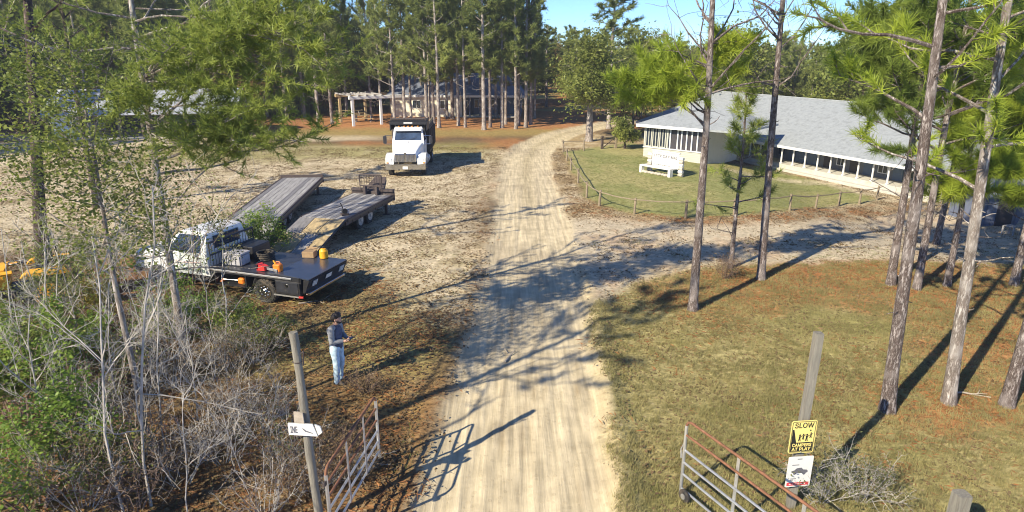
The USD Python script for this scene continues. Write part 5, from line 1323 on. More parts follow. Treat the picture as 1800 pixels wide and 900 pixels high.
def sapling(label, px, py, h, lean, r, seed, mat="twig_grey", kids=4, level=3, leaf=None, per=0, size=.06, group=None, name="bare_sapling", base=None, jit=.08):
    rng = np.random.default_rng(seed)
    c = on(px, py) if base is None else base
    T = thing(name, label, "sapling" if "sapling" in name else "shrub", c - [0, 0, .05], 0, group)
    out, tips = [], []
    sprout([0, 0, 0], [lean[0], lean[1], 1], h, r, level, rng, out, tips, kids, .11, .04)
    put("trunk", out[0], mat, T)
    put("branches", cat(out[1:]), mat, T)
    if leaf:
        t = np.array(tips)
        t = t[t[:, 2] > .15 * h]
        put("foliage", leaves(t, per, size, jit, rng), leaf, T)
    return T

def shrub(label, px, py, h, R, seed, leaf, per, size, stems=7, mat="twig_brown", base=None, level=2, name="leafy_shrub", kids=4, jit=.10, r=.018, lean=(0, 0), group=None):
    rng = np.random.default_rng(seed)
    c = on(px, py) if base is None else base
    T = thing(name, label, "shrub", c - [0, 0, .05], 0, group)
    out, tips = [], []
    for s in range(stems):
        a = s * 2.4 + rng.random()
        sp = R / h * rng.uniform(.25, 1.0)
        sprout([.10 * math.cos(a) * R, .10 * math.sin(a) * R, 0], [math.cos(a) * sp + lean[0], math.sin(a) * sp + lean[1], 1], h * rng.uniform(.7, 1.05), r, level, rng, out, tips, kids, .13, .02)
    put("stems", cat(out), mat, T)
    if leaf:
        put("foliage", leaves(np.array(tips), per, size, jit, rng), leaf, T)
    return T

# ---- pines on the right of the road
def right_pines():
    def b(px, py): return on(px, py)
    K = dict(trunk_sides=16, L=.34, w=.02)
    pine("tall grey pine nearest the road on its right, with a bright green bough", b(1218, 545), "pine_bark", "needles_lime", h=13.0, r0=.135, seed=11, dead_hi=True, dead_len=3.0, boughs=[(1130, 125, 18.3, .9, 23), (1085, 150, 18.0, .7, 17), (1180, 140, 17.6, .8, 20), (1160, 100, 18.8, .8, 17), (1110, 165, 17.8, .7, 16), (1200, 165, 17.9, .6, 12), (1265, 75, 18.5, .6, 17), (1255, 110, 18.6, .5, 12), (1300, 120, 18.8, .6, 11), (1070, 130, 18.2, .6, 14), (1145, 160, 17.8, .6, 14), (1230, 130, 18.3, .6, 14), (1280, 90, 18.6, .6, 16), (1320, 80, 18.8, .5, 12)], lean=(-.022, .0), z0=.62, R=2.6, limbs=6, sub=2, stubs=5, dead=17, k=34, **K)
    pine("tall bare stemmed pine second from the road, in front of the long porch", b(1338, 492), "pine_bark", "needles_near", h=14.5, r0=.135, seed=23, dead_hi=True, dead_len=2.6, lean=(-.046, 0), z0=.55, R=2.4, limbs=8, sub=2, stubs=9, dead=15, k=30, **K)
    pine("short bushy young pine between the two tall pines nearest the road", b(1284, 472), "pine_bark", "needles_sunny", h=6.4, r0=.085, seed=31, lean=(-.012, .0), z0=.34, R=1.3, limbs=22, sub=3, k=34, stubs=5, dead=2, **K)
    pine("mid sized pine standing left behind the big front pine on the right", b(1566, 500), "pine_bark", "needles_near", h=10.0, r0=.14, seed=41, boughs=[(1510, 70, 20.0, 1.0, 20), (1540, 130, 19.8, .9, 18), (1560, 190, 20.0, .7, 12), (1480, 120, 20.2, .8, 14), (1530, 20, 20.0, 1.0, 18), (1460, 50, 20.4, .9, 12), (1590, 120, 20.4, .8, 14), (1500, 180, 20.6, .6, 9)], lean=(-.035, .01), z0=.42, R=2.9, limbs=20, sub=6, stubs=6, dead=4, k=60, **K)
    pine("big rough barked pine in front on the right, leaning slightly", b(1560, 722), "pine_bark", "needles_lime", h=13.0, r0=.145, seed=52, lean=(-.05, .01), z0=.46, R=2.6, limbs=14, sub=4, stubs=9, dead=1, k=60, **K)
    pine("slim pine close behind the big front pine on the right", b(1612, 507), "pine_bark", "needles_near", h=12.0, r0=.125, seed=63, boughs=[(1560, 270, 19.6, .5, 8), (1570, 60, 19.5, 1.0, 18), (1700, 60, 20.0, 1.0, 20), (1660, 110, 20.4, .9, 18), (1740, 110, 20.4, .8, 16), (1640, 20, 20.2, 1.0, 16)], lean=(-.022, .0), z0=.36, R=3.0, limbs=24, sub=6, stubs=6, dead=4, k=60, **K)
    pine("thin young pine with pompom needle tufts between the two front trunks on the right", b(1664, 502), "pine_bark", "needles_lime", h=6.4, r0=.115, seed=71, boughs=[(1670, 335, 19.6, .5, 6), (1640, 300, 19.8, .5, 6), (1735, 300, 19.5, .5, 6)], lean=(-.02, .0), z0=.42, R=1.5, limbs=13, sub=3, stubs=3, dead=1, k=120, trunk_sides=14, L=.44, w=.022)
    pine("second big rough barked pine on the right with a pale stripe of bark", b(1669, 707), "pale_bark", "needles_lime", h=13.0, r0=.135, seed=82, lean=(-.075, .01), z0=.36, R=2.5, limbs=20, sub=4, stubs=8, dead=1, k=60, **K)
    pine("thick pine at the right edge whose crown is out of the picture", b(1769, 712), "pine_bark", "needles_near", h=13.0, r0=.135, seed=93, lean=(.012, 0), z0=.55, R=2.6, limbs=13, sub=4, stubs=5, dead=2, k=50, **K)
    pine("pine behind the right edge pines beside the dark blue shed", b(1782, 502), "pine_bark", "needles_lime", h=9.0, r0=.13, seed=104, boughs=[(1770, 310, 19.2, .6, 8), (1740, 280, 19.4, .6, 8), (1790, 340, 19.2, .5, 6), (1750, 140, 19.4, .8, 12), (1790, 200, 19.4, .8, 12), (1770, 60, 19.8, .9, 14), (1720, 200, 19.8, .7, 10)], lean=(-.02, 0), z0=.34, R=2.0, limbs=18, sub=3, stubs=4, dead=1, k=110, trunk_sides=14, L=.42, w=.022)
    pine("narrow pine directly behind the second big pine on the right", b(1700, 470), "pale_bark", "needles_lime", h=8.0, r0=.125, seed=115, boughs=[(1690, 285, 20.2, .6, 7), (1660, 180, 20.6, .8, 9), (1690, 215, 20.6, .7, 8)], lean=(-.0, 0), z0=.34, R=1.9, limbs=16, sub=3, stubs=4, dead=1, k=110, trunk_sides=14, L=.44, w=.022)
    pine("leaning pine by the right end of the long porch", b(1645, 430), "pine_bark", "needles_near", h=11.0, r0=.13, seed=126, lean=(.03, .02), z0=.34, R=2.8, limbs=24, sub=6, stubs=4, dead=2, k=60, **K)
    pine("pine beyond the right frame edge beside the corner post", on(1905, 640), "pine_bark", "needles_near", h=12.0, r0=.125, seed=131, lean=(.0, 0), z0=.5, R=2.4, limbs=14, sub=4, stubs=4, dead=2, k=50, **K)

# ---- the big trees overhanging the left half of the picture
def left_trees():
    K = dict(trunk_sides=16, L=.19, w=.017)
    def g3(x, y): return np.array([x, y, gz(x, y)])
    pine("tall dark pine at the far left edge rising out of the bushes", on(76, 530), "dark_bark", "needles_near", h=13.5, r0=.20, seed=201, boughs=[(105, 262, 18.5, .6, 10), (70, 250, 18.7, .5, 8), (120, 240, 18.4, .5, 8), (30, 110, 19.0, .9, 10)], lean=(.17, 0), z0=.58, R=2.8, limbs=16, sub=4, stubs=6, dead=9, k=52, **K)
    pine("large overhanging pine in the left foreground with drooping green boughs", g3(-8.1, 14.4), "pale_bark", "needles_sunny", h=15.0, r0=.095, seed=213, limb_r=.16, lean=(.02, .0), z0=.28, R=3.2, limbs=34, sub=7, stubs=3, dead=3, k=26, az=(-2.6, 1.6),
         boughs=[(470, 240, 13.2, 1.0, 34), (520, 190, 13.4, 1.0, 34), (570, 150, 13.6, .9, 30), (600, 90, 13.8, .9, 30), (540, 80, 13.5, 1.0, 34), (480, 130, 13.2, 1.0, 34), (430, 190, 13.0, 1.0, 34), (500, 30, 13.6, 1.0, 34), (590, 20, 14.0, .9, 27), (610, 200, 14.2, .7, 16), (650, -70, 14.0, 1.2, 90), (740, -110, 14.2, 1.2, 90), (560, -60, 13.4, 1.2, 37), (680, -190, 13.0, 1.3, 90), (800, -200, 13.6, 1.2, 90), (600, -240, 12.6, 1.3, 90), (440, 60, 13.4, 1.1, 34), (400, 120, 13.2, 1.0, 30), (540, 250, 13.2, .7, 22), (610, 140, 14.0, .7, 22), (380, 60, 13.0, 1.0, 28), (350, 160, 12.8, .9, 25), (420, 250, 12.8, .7, 20), (330, 240, 12.6, .8, 20), (560, 110, 13.2, .8, 25), (480, 190, 13.0, .8, 25), (270, 175, 12.8, .7, 20), (225, 145, 12.6, .7, 19), (295, 110, 12.8, .8, 22), (200, 195, 12.6, .6, 16)], **K)
    pine("bushy pine farther back, in front of the pavilion", g3(-20.5, 31.0), "dark_bark", "needles_near", h=12.5, r0=.14, seed=228, lean=(.02, .0), z0=.30, R=3.0, limbs=30, sub=6, stubs=3, dead=3, k=34, trunk_sides=16, L=.34, w=.03)
    T = thing("oak_tree", "slim pale stemmed oak with small yellow green leaves rising from the thicket's middle", "tree", on(262, 790), 0)
    put_broad(T, broadleaf_parts(9.3, .07, 231, 2.4, .42, 26, 26, .075, .25, lean=(-.02, .04)), "pale_bark", "leaf_bush")
    for i, (x, y, h, sd, lab) in enumerate(((-9.8, 5.4, 14.0, 272, "tall pine left of the camera whose thin crown shades the near verge"),)):
        pine(lab, g3(x, y), "dark_bark", "needles_near", h=h, r0=.16, seed=sd, lean=(0, 0), z0=.50, R=3.2, limbs=22, sub=5, stubs=3, dead=4, k=30, trunk_sides=10, L=.3, w=.03)
    sapling("bare tree just outside the left edge whose thin shadow crosses the near road", 0, 0, 7.0, (.02, .0), .07, 299, kids=4, base=g3(-7.4, 5.6), name="bare_tree")
    sapling("second bare tree outside the left edge near the camera", 0, 0, 8.0, (.0, .02), .08, 298, kids=4, base=g3(-10.4, 7.0), name="bare_tree")
    pine("pine outside the left edge behind the yellow loader", g3(-19.0, 17.0), "dark_bark", "needles_near", h=13.0, r0=.17, seed=262, lean=(.0, 0), z0=.5, R=2.8, limbs=18, sub=5, stubs=4, dead=3, k=34, **K)

# ---- the pine grove in front of the lodge: shapes built once, then copied
def grove():
    shapes = []
    for i in range(6):
        cp = f"/World/pine_shape_{'abcdef'[i]}"
        stage.CreateClassPrim(cp)
        UsdGeom.Xform.Define(stage, cp); stage.GetPrimAtPath(cp).SetSpecifier(Sdf.SpecifierClass)
        put_pine(cp, pine_parts(h=17.0, r0=.17, seed=300 + i, lean=((i - 2.5) * .004, 0), z0=(.24, .30, .22, .27, .33, .24)[i], R=(2.7, 2.4, 2.8, 2.3, 2.6, 2.2)[i], limbs=40, sub=6, k=20, L=.5, w=.07, trunk_sides=9, stubs=5, dead=4, rough=.01, shape=("spread", "top", "spread", "column", "top", "column")[i]), "pale_bark" if i % 3 else "pine_bark", "needles_far")
        shapes.append(cp)
    rng = np.random.default_rng(77)
    front = [(584, 218, 1.0), (653, 207, .8), (671, 215, .85), (694, 219, 1.0), (712, 218, 1.05), (723, 213, .8), (733, 202, 1.0), (742, 203, .9), (751, 222, 1.15), (757, 221, .8), (763, 218, .95), (772, 225, 1.1), (786, 207, 1.0), (796, 209, 1.35), (806, 221, 1.0), (818, 224, .85), (826, 203, 1.05), (851, 228, 1.3), (862, 224, .95), (883, 225, 1.1), (889, 219, .9), (907, 227, 1.0), (912, 221, .95), (924, 224, 1.1), (933, 219, 1.0), (610, 204, 1.0), (560, 214, 1.1), (536, 206, 1.0), (505, 212, 1.05), (470, 205, 1.0), (688, 198, .9), (845, 206, .9), (872, 207, 1.0), (940, 208, .9)]
    words = ["first", "second", "third", "fourth", "fifth", "sixth", "seventh", "eighth", "ninth", "tenth", "eleventh", "twelfth", "thirteenth", "fourteenth", "fifteenth", "sixteenth", "seventeenth", "eighteenth", "nineteenth", "twentieth"]
    order = sorted(range(len(front)), key=lambda i: front[i][0])
    rank = {i: k for k, i in enumerate(order)}
    def word(k):
        return words[k] if k < 20 else ("twenty " + words[k - 20] if k < 29 else "thirtieth" if k == 29 else "thirty " + words[k - 30])
    for i, (px, py, s) in enumerate(front):
        p = on(px, py)
        sh = shapes[int(rng.integers(6))]
        hs = rng.uniform(.92, 1.12)
        how = "thick pale" if s > 1.2 else "slender" if s < .9 else "straight"
        where = "left of the timber frame" if px < 620 else "by the timber frame" if px < 690 else "behind the dump truck" if px < 765 else "before the cream lodge wall" if px < 830 else "near the lodge porch"
        copy_of(sh, "pine_tree", f"{how} pine {where}, {word(rank[i]).replace(chr(32), chr(45))} from left in grove", "tree", p, float(rng.uniform(0, 360)), (s, s, hs), "pines of the grove before the lodge")
    # pines that stand singly further off
    for i, (px, py, s, lab) in enumerate(((1070, 226, 1.15, "dark pine rising behind the round oak beside the road bend"), (1112, 232, .7, "low pine between the road bend and the screened wing"), (960, 188, 1.0, "pine on the far side of the road bend"), (1008, 190, .95, "pine beyond the clearing just left of the round oak"))):
        copy_of(shapes[(2, 0, 3, 1)[i]], "pine_tree", lab, "tree", on(px, py), 40 * i, (s * 1.25, s * 1.25, s * (.72 if i == 0 else .62)))
    return shapes

def oak_by_road():
    T = thing("oak_tree", "round dense oak with a pale trunk beside the bend of the road", "tree", on(1035, 248), 0)
    put_broad(T, broadleaf_parts(9.0, .33, 411, 3.7, .30, 22, 46, .24, .55, lean=(.0, 0), squash=.75), "pale_bark", "leaf_oak")
    T = thing("oak_tree", "shaded oak behind the little timber frame at the end of the lawn", "tree", on(1092, 240), 0)
    put_broad(T, broadleaf_parts(6.2, .25, 422, 3.0, .34, 16, 40, .24, .5), "dark_bark", "leaf_oak")
    T = thing("evergreen_bush", "small dark evergreen leaning on the screened wing's left corner", "shrub", on(1098, 262), 0)
    put_broad(T, broadleaf_parts(2.2, .10, 433, 1.2, .25, 10, 30, .16, .22), "dark_bark", "leaf_oak")
    # mid distance trees over the long roof
    for i, (x, y, h, R, lf, lab) in enumerate(((22, 66, 12, 5.0, "leaf_oak", "broad green oak behind the left part of the long roof"), (33, 62, 13, 5.5, "leaf_bush", "yellow green oak behind the middle of the long roof"), (40, 52, 12.5, 5.2, "leaf_oak", "big oak behind the right part of the long roof"), (36, 42, 11, 4.6, "leaf_autumn", "rusty brown leaved oak at the right end of the long roof"), (15, 78, 11, 4.4, "leaf_oak", "oak beyond the screened wing"), (29, 31, 9.5, 3.6, "leaf_oak", "leafy oak behind the dark blue shed"), (34.5, 37, 10.5, 4.2, "leaf_bush", "yellow green oak between the long porch and the dark blue shed"), (25.5, 24, 8.5, 3.0, "leaf_oak", "dark oak right of the dark blue shed at the picture edge"), (-21, 82, 13, 5, "leaf_oak", "oak left of the cream lodge behind the grove"), (-30, 74, 12, 4.6, "leaf_autumn", "brown leaved oak right of the pavilion"), (2, 96, 13, 5.2, "leaf_oak", "oak closing the view beyond the bend of the road"), (-9, 92, 13.5, 5.2, "leaf_autumn", "brown leaved oak behind the cream lodge"))):
        T = thing("oak_tree", lab, "tree", (x, y, float(base_z(x, y)) - .05), 0)
        put_broad(T, broadleaf_parts(h, .28, 450 + i, R, .22, 20, 34, .34, .7), "dark_bark", lf)

def forest(shapes):
    """The woods that close the clearing: one mass of trees nobody could count."""
    rng = np.random.default_rng(500)
    path = fresh("/World", "far_woods")
    pi = UsdGeom.PointInstancer.Define(stage, path)
    data(pi.GetPrim(), kind="stuff", label="dense pine and oak woods closing the clearing all round", category="woods")
    protos = []
    for i in range(5):
        p = f"{path}/woods_pine_{i}"
        UsdGeom.Xform.Define(stage, p)
        put_pine(p, pine_parts(h=17.0, r0=.17, seed=520 + i, z0=(.16, .26, .34, .2, .3)[i], R=(3.0, 2.8, 2.6, 3.2, 2.4)[i], limbs=28, sub=5, k=14, L=.75, w=.11, trunk_sides=7, stubs=3, dead=3, rough=0, shape=("spread", "top", "column", "spread", "top")[i]), "dark_bark" if i % 2 else "pale_bark", "needles_far")
        protos.append(p)
    for i, lf in enumerate(("leaf_oak", "leaf_oak", "leaf_autumn")):
        p = f"{path}/woods_oak_{i}"
        UsdGeom.Xform.Define(stage, p)
        put_broad(p, broadleaf_parts(10.5, .2, 540 + i, 4.2, .15, 18, 26, .40, .75), "dark_bark", lf)
        protos.append(p)
    pts, idx, sc, rot = [], [], [], []
    def add(x, y, kind, s):
        pts.append((x, y, float(base_z(x, y)) - .1)); idx.append(kind); sc.append((s, s, s * rng.uniform(.85, 1.15))); rot.append(rng.uniform(0, 2 * math.pi))
    for _ in range(1100):
        a = rng.uniform(-1.0, 1.0); r = 84 + 110 * rng.random() ** 1.4
        x, y = r * math.sin(a), r * math.cos(a)
        if abs(x - np.interp(y, [60, 69, 77, 90, 120], [4, 9.5, 16, 28, 45])) < 5 and y < 100: continue
        if -20 < x < -2 and 74 < y < 90: continue
        if x < -24 and y < 66: continue
        keep_open = (0 < x < 16) and y < 104            # sunlit clearing beyond the bend
        if keep_open: continue
        low = 3 < x / y * 100 < 52                      # the tops stand lower over the long roof
        k = int(rng.choice(8, p=[.15, .14, .14, .13, .12, .13, .11, .08]))
        s = rng.uniform(.8, 1.1)
        if x > -34: s *= .70 if k < 5 else .85
        if low: s *= .82 if k < 5 else .92
        add(x, y, k, s)
    for _ in range(130):                                 # the wood behind the pavilion and along the left
        x, y = rng.uniform(-95, -36), rng.uniform(66, 84)
        add(x, y, int(rng.choice(8, p=[.16, .16, .16, .16, .14, .08, .08, .06])), rng.uniform(.8, 1.05))
    for _ in range(70):
        x, y = rng.uniform(-72, -48), rng.uniform(34, 66)
        if y > 50 and x > -52: continue
        add(x, y, int(rng.choice(5)), rng.uniform(.75, 1.0))
    for _ in range(90):                                  # right side, beyond the long building
        x, y = rng.uniform(33, 75), rng.uniform(20, 60)
        if x < 40 and y > 40: continue
        add(x, y, int(rng.choice(8, p=[.11, .11, .11, .11, .10, .2, .18, .08])), rng.uniform(.7, .95))
    pi.CreatePrototypesRel().SetTargets([Sdf.Path(p) for p in protos])
    pi.CreateProtoIndicesAttr(Vt.IntArray.FromNumpy(np.array(idx, np.int32)))
    pi.CreatePositionsAttr(Vt.Vec3fArray.FromNumpy(np.array(pts, np.float32)))
    pi.CreateScalesAttr(Vt.Vec3fArray.FromNumpy(np.array(sc, np.float32)))
    pi.CreateOrientationsAttr(Vt.QuathArray([Gf.Quath(math.cos(a / 2), 0, 0, math.sin(a / 2)) for a in rot]))

# ---- the thicket in the left foreground
def thicket():
    g = "bare grey saplings of the left thicket"
    S = [("long bare grey sapling leaning left from the bottom of the picture", 218, 905, 5.2, (-.16, .05), .04, 601, 4),
         ("upright pale bare sapling in the middle of the thicket, the tallest one", 266, 890, 6.2, (-.02, .02), .042, 612, 4),
         ("bare sapling forking high in front of the flatbed truck's cab", 292, 800, 4.3, (-.03, .0), .030, 623, 4),
         ("bare sapling near the left edge leaning over the yellow loader", 150, 760, 4.4, (-.15, .0), .032, 634, 4),
         ("low bare sapling with a crooked crown at the thicket's right side", 345, 760, 2.9, (.12, .0), .026, 645, 4),
         ("thin bare sapling beside the gate post", 430, 860, 2.2, (.05, .0), .02, 656, 4),
         ("bare sapling at the extreme left edge", 30, 700, 4.2, (-.05, .0), .03, 667, 4),
         ("bare sapling behind the leafy bush in the lower left corner", 90, 820, 3.6, (.1, .05), .03, 678, 4),
         ("bare sapling with arching twigs at the bottom between post and thicket", 330, 905, 2.6, (.10, .0), .024, 689, 4),
         ("crooked bare sapling standing before the forked middle of the thicket", 240, 770, 3.6, (.04, .0), .028, 702, 4),
         ("thin bare sapling between the two leaning saplings", 180, 820, 3.4, (-.04, .0), .026, 713, 4),
         ("bare sapling with a wide twiggy head above the bottom twig tangle", 360, 700, 3.2, (.0, .0), .026, 724, 5),
         ("bare sapling rising in front of the truck's front wheel", 275, 690, 3.8, (.03, .0), .026, 735, 4),
         ("bare sapling near the yellow loader's bucket", 115, 690, 3.6, (-.02, .0), .026, 746, 4),
         ("small bare sapling beside the gate post's arrow board", 475, 800, 1.9, (.0, .0), .018, 757, 4),
         ("twiggy grey sapling in front of the trailers' tails", 395, 640, 3.2, (-.05, 0), .024, 691, 4)]
    for k, (lab, px, py, h, ln, r, sd, kd) in enumerate(S):
        sapling(lab, px, py, h * .92, ln, r * .60, sd, kids=kd + 2)
    for lab, px, py, h, ln, sd, per in (("olive leaved sapling just left of the flatbed truck's cab, its crown thin", 205, 640, 4.4, (.0, .0), 604, 4), ("olive leaved sapling between the loader and the flatbed truck", 150, 640, 3.2, (.02, 0), 605, 2), ("small leaved crooked sapling in front of the truck's deck", 395, 640, 3.3, (.02, 0), 606, 3), ("small leaved sapling at the left edge by the dark pine", 110, 640, 3.4, (.0, 0), 607, 2)):
        sapling(lab, px, py, h, ln, .024, sd, kids=5, leaf="leaf_olive", per=per, size=.065, jit=.07, name="leafy_sapling")
    B = [("dense bright green bush filling the lower left corner", 60, 900, 1.8, 1.2, 701, "leaf_bright", 8, .075, 9),
         ("dark green leafy bush at the left edge above the bright one", 30, 740, 2.3, 1.3, 712, "leaf_bush", 9, .075, 8),
         ("yellowish green bush in front of the flatbed truck's wheel", 395, 590, 1.1, 1.0, 723, "leaf_bright", 5, .065, 7),
         ("green bush under the flatbed truck's cab", 310, 590, 1.3, 1.2, 734, "leaf_bright", 8, .075, 8),
         ("olive bush in the centre of the thicket", 205, 700, 1.5, 1.1, 745, "leaf_bush", 4, .07, 8),
         ("yellow tinged bush beside the yellow loader", 160, 580, 1.2, .9, 756, "leaf_yellow", 6, .075, 7),
         ("tall leafy shrub rising in front of the flatbed truck's nose", 185, 560, 2.3, 1.1, 767, "leaf_bush", 3, .07, 8),
         ("thin olive shrub with gaps before the sand lot", 330, 520, 3.6, 1.4, 778, "leaf_bush", 2, .07, 7),
         ("green shrub at the left edge below the pine trunk", 10, 660, 1.6, 1.1, 789, "leaf_oak", 8, .085, 8),
         ("loose dark green shrub hiding the yellow loader's wheel", 135, 650, 1.2, 1.0, 791, "leaf_oak", 7, .08, 8),
         ("large yellow green bush between the bright corner bush and the gate post", 190, 860, 1.2, 1.1, 811, "leaf_bush", 4, .075, 9),
         ("broad green bush at the left edge half way up", 70, 740, 2.3, 1.5, 822, "leaf_bright", 9, .08, 10),
         ("tall olive shrub left of the forked oak", 130, 600, 2.6, 1.4, 833, "leaf_bush", 4, .075, 9),
         
         ("golden green bush behind the bare twigs above the gate post", 450, 620, .9, 1.0, 855, "leaf_bush", 6, .07, 8),
         ("green bush behind the flatbed truck's deck", 455, 452, 1.6, .9, 801, "leaf_bright", 8, .08, 7)]
    for lab, px, py, h, R, sd, lf, per, sz, st in B:
        shrub(lab, px, py, h * 1.1, R * 1.1, sd, lf, int(per * 1.7), sz * 1.1, st)
    D = [("tangle of bare grey twigs at the bottom left of the gate post", 470, 905, 1.1, .9, 811), ("tangle of bare brown twigs beside the person's shadow", 640, 690, .5, .45, 822), ("bare twig bush in the middle bottom of the thicket", 250, 800, 1.6, 1.0, 833),
         ("bare twig bush right of the thicket above the gate post", 400, 720, 1.4, 1.1, 844), ("bare grey bush at the bottom of the left edge", 150, 900, 1.5, 1.0, 855), ("bare brush pile behind the left gate", 600, 800, .7, .7, 866),
         ("dry twig bush at the foot of the sign post", 1440, 880, .95, .8, 877), ("dead grey brush right of the white sign", 1510, 880, .8, .8, 888), ("bare brush by the left gate's hinge", 505, 820, 1.0, .8, 899), ("dry twigs round the foot of the roadside pine", 1275, 490, .8, .6, 901),
         ("bare bush under the yellow loader", 60, 660, 1.2, 1.0, 912), ("bare twig bush at the thicket's heart", 300, 680, 1.7, 1.1, 923), ("bare thorny bush left of the person", 450, 640, 1.1, .9, 934)]
    D += [(f"{w} in the left thicket, {p}", px, py, h, R, 1000 + i * 11) for i, (w, p, px, py, h, R) in enumerate((
        ("low bare brush", "just left of the gate post's foot", 520, 870, .9, .8), ("grey twig tangle", "right of the tall upright sapling", 320, 850, 1.5, 1.1), ("grey twig tangle", "left of the leaning sapling", 160, 840, 1.6, 1.1),
        ("fine bare twigs", "above the twig tangle at the bottom", 390, 810, 1.3, 1.1), ("pale bare twigs", "in front of the yellow loader", 110, 590, 1.0, .9), ("fine bare twigs", "below the truck's cab", 260, 640, 1.8, 1.1),
        ("bare twig bush", "beside the golden green bush", 400, 650, 1.2, 1.0), ("brown bare brush", "between the post and the left gate", 560, 860, .6, .7), ("bare twig bush", "at the bottom edge under the leaning sapling", 235, 900, 1.3, 1.0), ("grey arching twigs", "two steps left of the gate post", 455, 760, 1.2, 1.0),
        ("spindly bare brush", "midway between the corner bush and the upright sapling", 170, 770, 1.9, 1.2), ("thin reddish twigs", "under the left gate", 640, 830, .5, .5)))]
    for k, (lab, px, py, h, R, sd) in enumerate(D):
        green = k in (6, 7, 8)
        shrub(lab, px, py, h * 1.05, R, sd, "leaf_olive" if green else "leaf_dry", 1, .045, 14, "twig_brown" if k % 4 == 1 else "twig_grey", name="twiggy_bush", r=.0095, kids=5)

def debris():
    rng = np.random.default_rng(950)
    for lab, px, py, L, az, r in (("dark fallen stick lying on the dirt road", 892, 622, .75, 80, .035), ("forked dead branch on the grass beside the person", 640, 662, .7, 50, .018), ("pale fallen branch beside the flatbed truck's rear wheel", 555, 532, 1.0, 20, .03), ("grey dead limb on the ground right of the big front pines", 1700, 690, .8, 5, .025), ("thin dead branch at the foot of the left pines", 420, 690, 1.4, 10, .025)):
        c = on(px, py)
        T = thing("fallen_branch", lab, "branch", c + [0, 0, r + .01], az)
        p, d = wander([-L / 2, 0, 0], [1, 0, .05], L, 6, rng, .10, -.01)
        put("limb", tube(p, np.linspace(r, r * .5, 7), 7), "dead_wood", T)
        for k in range(2):
            s, _ = wander(p[3 + k], [.8, .7 * (1 if k else -1), .35], L * .4, 4, rng, .15)
            put("twig", tube(s, np.linspace(r * .5, r * .2, 5), 5), "dead_wood", T)

# ---- grass, leaves and straw, far too many to count
def scatter(name, label, mat, blades, n_var, size, pts, seed, kind="grass", tilt=.35):
    rng = np.random.default_rng(seed)
    path = fresh("/World", name)
    pi = UsdGeom.PointInstancer.Define(stage, path)
    data(pi.GetPrim(), kind="stuff", label=label, category=kind)
    protos = []
    for i in range(n_var):
        if kind == "grass":
            b = np.column_stack([rng.normal(0, .05, blades), rng.normal(0, .05, blades), np.zeros(blades)])
            a = rng.random(blades) * 6.28; t = np.abs(rng.normal(0, 1, blades)) * tilt
            d = np.column_stack([np.cos(a) * np.sin(t), np.sin(a) * np.sin(t), np.cos(t)])
            h = rng.uniform(.5, 1.0, (blades, 1)) * size
            s = np.column_stack([-np.sin(a), np.cos(a), np.zeros(blades)]) * .004
            m = b + d * h * .55; e = b + d * h + np.column_stack([np.cos(a), np.sin(a), np.full(blades, -.3)]) * h * .25
            v = np.stack([b - s, b + s, m + s * .7, m - s * .7, e], 1).reshape(-1, 3)
            j = np.arange(blades)[:, None] * 5
            f = np.vstack([j + [0, 1, 2], j + [0, 2, 3], j + [3, 2, 4]])
        else:
            c = np.column_stack([rng.normal(0, .22, blades), rng.normal(0, .22, blades), rng.uniform(.004, .022, blades)])
            a = rng.random(blades) * 6.28; l = size * rng.uniform(.6, 1.2, (blades, 1))
            d = np.column_stack([np.cos(a), np.sin(a), rng.normal(0, .22, blades)]); s = np.column_stack([-np.sin(a), np.cos(a), rng.normal(0, .35, blades)])
            wd = .30 if kind == "leaves" else .035
            v = np.stack([c - d * l * .5, c + s * l * wd + [0, 0, .012], c + d * l * .5, c - s * l * wd], 1).reshape(-1, 3)
            j = np.arange(blades)[:, None] * 4
            f = np.vstack([j + [0, 1, 2], j + [0, 2, 3]])
        p = f"{path}/{ {'grass': 'tuft', 'leaves': 'leaf_patch', 'straw': 'straw_patch'}[kind] }_{i}"
        usdkit.mesh(stage, p, (v, f), LOOK[mat]); protos.append(p)
    n = len(pts)
    z = GZ(pts[:, ::-1])
    P = np.column_stack([pts, z])
    pi.CreatePrototypesRel().SetTargets([Sdf.Path(p) for p in protos])
    pi.CreateProtoIndicesAttr(Vt.IntArray.FromNumpy(rng.integers(0, n_var, n).astype(np.int32)))
    pi.CreatePositionsAttr(Vt.Vec3fArray.FromNumpy(P.astype(np.float32)))
    s = rng.uniform(.6, 1.25, n)
    pi.CreateScalesAttr(Vt.Vec3fArray.FromNumpy(np.column_stack([s, s, s * rng.uniform(.7, 1.2, n)]).astype(np.float32)))
    a = rng.uniform(0, np.pi, n)
    q = np.column_stack([np.zeros(n), np.zeros(n), np.sin(a), np.cos(a)]).astype(np.float16)
    pi.CreateOrientationsAttr(Vt.QuathArray.FromNumpy(q))

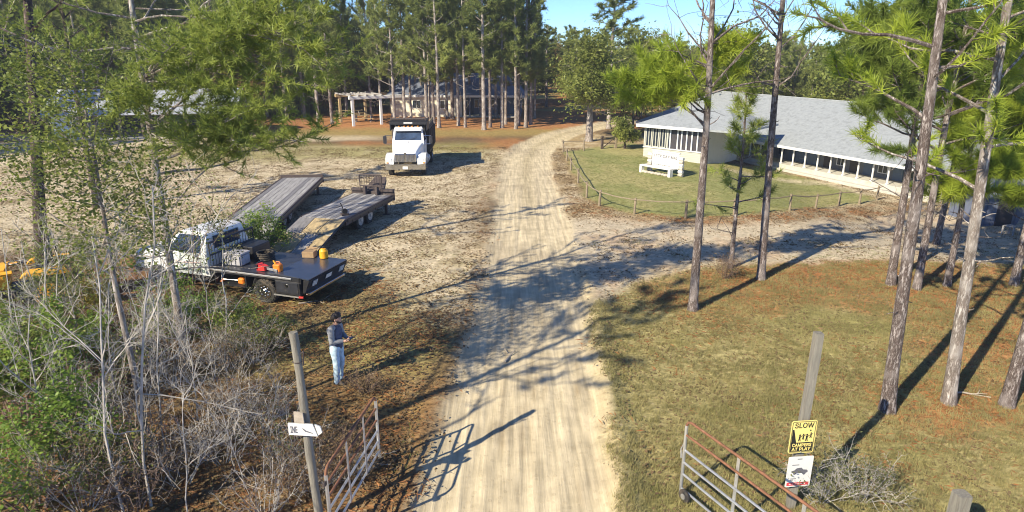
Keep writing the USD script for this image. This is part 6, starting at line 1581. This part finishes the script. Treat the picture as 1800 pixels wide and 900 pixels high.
def ground_cover():
    rng = np.random.default_rng(960)
    def pts(n, x0, x1, y0, y1, keep):
        # denser towards the camera
        y = y0 + (y1 - y0) * rng.random(n) ** 1.5; x = rng.uniform(x0, x1, n)
        ok = np.abs(x) < .86 * y + 1.0
        x, y = x[ok], y[ok]
        m = GM(np.column_stack([y, x]))
        nn = meshkit.fbm(np.column_stack([x, y, 0 * x]) * .8, 3, 7)
        k = keep(x, y, m, nn, rng.random(len(x)))
        return np.column_stack([x, y])[k]
    road, track, lot, lawn, right, lv = range(6)
    feet = np.array([at(*q)[:2] for q in ((1218, 545), (1338, 492), (1284, 472), (1566, 500), (1560, 722), (1612, 507), (1664, 502), (1669, 707), (1769, 712), (1782, 502), (1700, 470), (1420, 478), (1490, 470), (1760, 600))])
    def by_trunk(x, y):
        d = np.sqrt(((np.column_stack([x, y])[:, None] - feet[None]) ** 2).sum(-1)).min(1)
        return np.exp(-(d / 1.7) ** 2)
    scatter("dry_grass", "dry yellowish grass on the verge right of the road", "grass_dry", 12, 5, .10, pts(90000, 1.2, 26, 6.5, 27, lambda x, y, m, n, r: (m[:, right] > .4) & (m[:, track] < .4) & (m[:, road] < .25 + .6 * (n - .35)) & (r < .35 + n)), 961)
    scatter("green_grass", "short green grass on the lawn and verges", "grass_green", 10, 4, .065, pts(60000, -14, 24, 7, 48, lambda x, y, m, n, r: (m[:, road] < .2) & (((m[:, lawn] > .6) & (r < .9)) | ((m[:, right] > .4) & (n > .55) & (r < .5)) | ((m[:, lv] > .3) & (n > .48) & (r < .45)))), 962)
    scatter("leaf_litter", "brown fallen leaves strewn over sand and verges", "leaf_dry", 16, 5, .085, pts(90000, -34, 26, 6.5, 52, lambda x, y, m, n, r: (m[:, lawn] < .3) & (r < np.where(m[:, road] > .3, -1.0, np.where(m[:, track] > .4, .10, np.where(m[:, right] > .5, .10, np.where(m[:, lot] > .5, .24, .45)))) * (.4 + 1.2 * n))), 963, "leaves")
    scatter("pine_straw", "reddish pine straw under the pines", "straw", 16, 4, .20, pts(40000, -16, 28, 6.5, 34, lambda x, y, m, n, r: (m[:, road] < .3) & (m[:, lawn] < .3) & (m[:, lot] < .6) & (m[:, track] < .3) & (r < np.where(m[:, right] > .4, .05 + .75 * by_trunk(x, y), .42) * n)), 964, "straw")

right_pines(); left_trees()
shapes = grove()
oak_by_road(); forest(shapes); thicket(); debris(); ground_cover()

# ------------------------------------------------------------------ the air: far trees fade a little
usdkit.material(stage, "/World/Looks/haze", {"v": ("principled_volume", {"color": (0.92, 0.95, 1.0), "density": 0.0005, "anisotropy": 0.2})}, [], volume="v.volume")
LOOK["haze"] = UsdShade.Material.Get(stage, "/World/Looks/haze")
hz = put("haze", bx(-260, 260, -60, 320, -3.5, 34), "haze", kind="stuff", label="thin pale haze over the far trees")
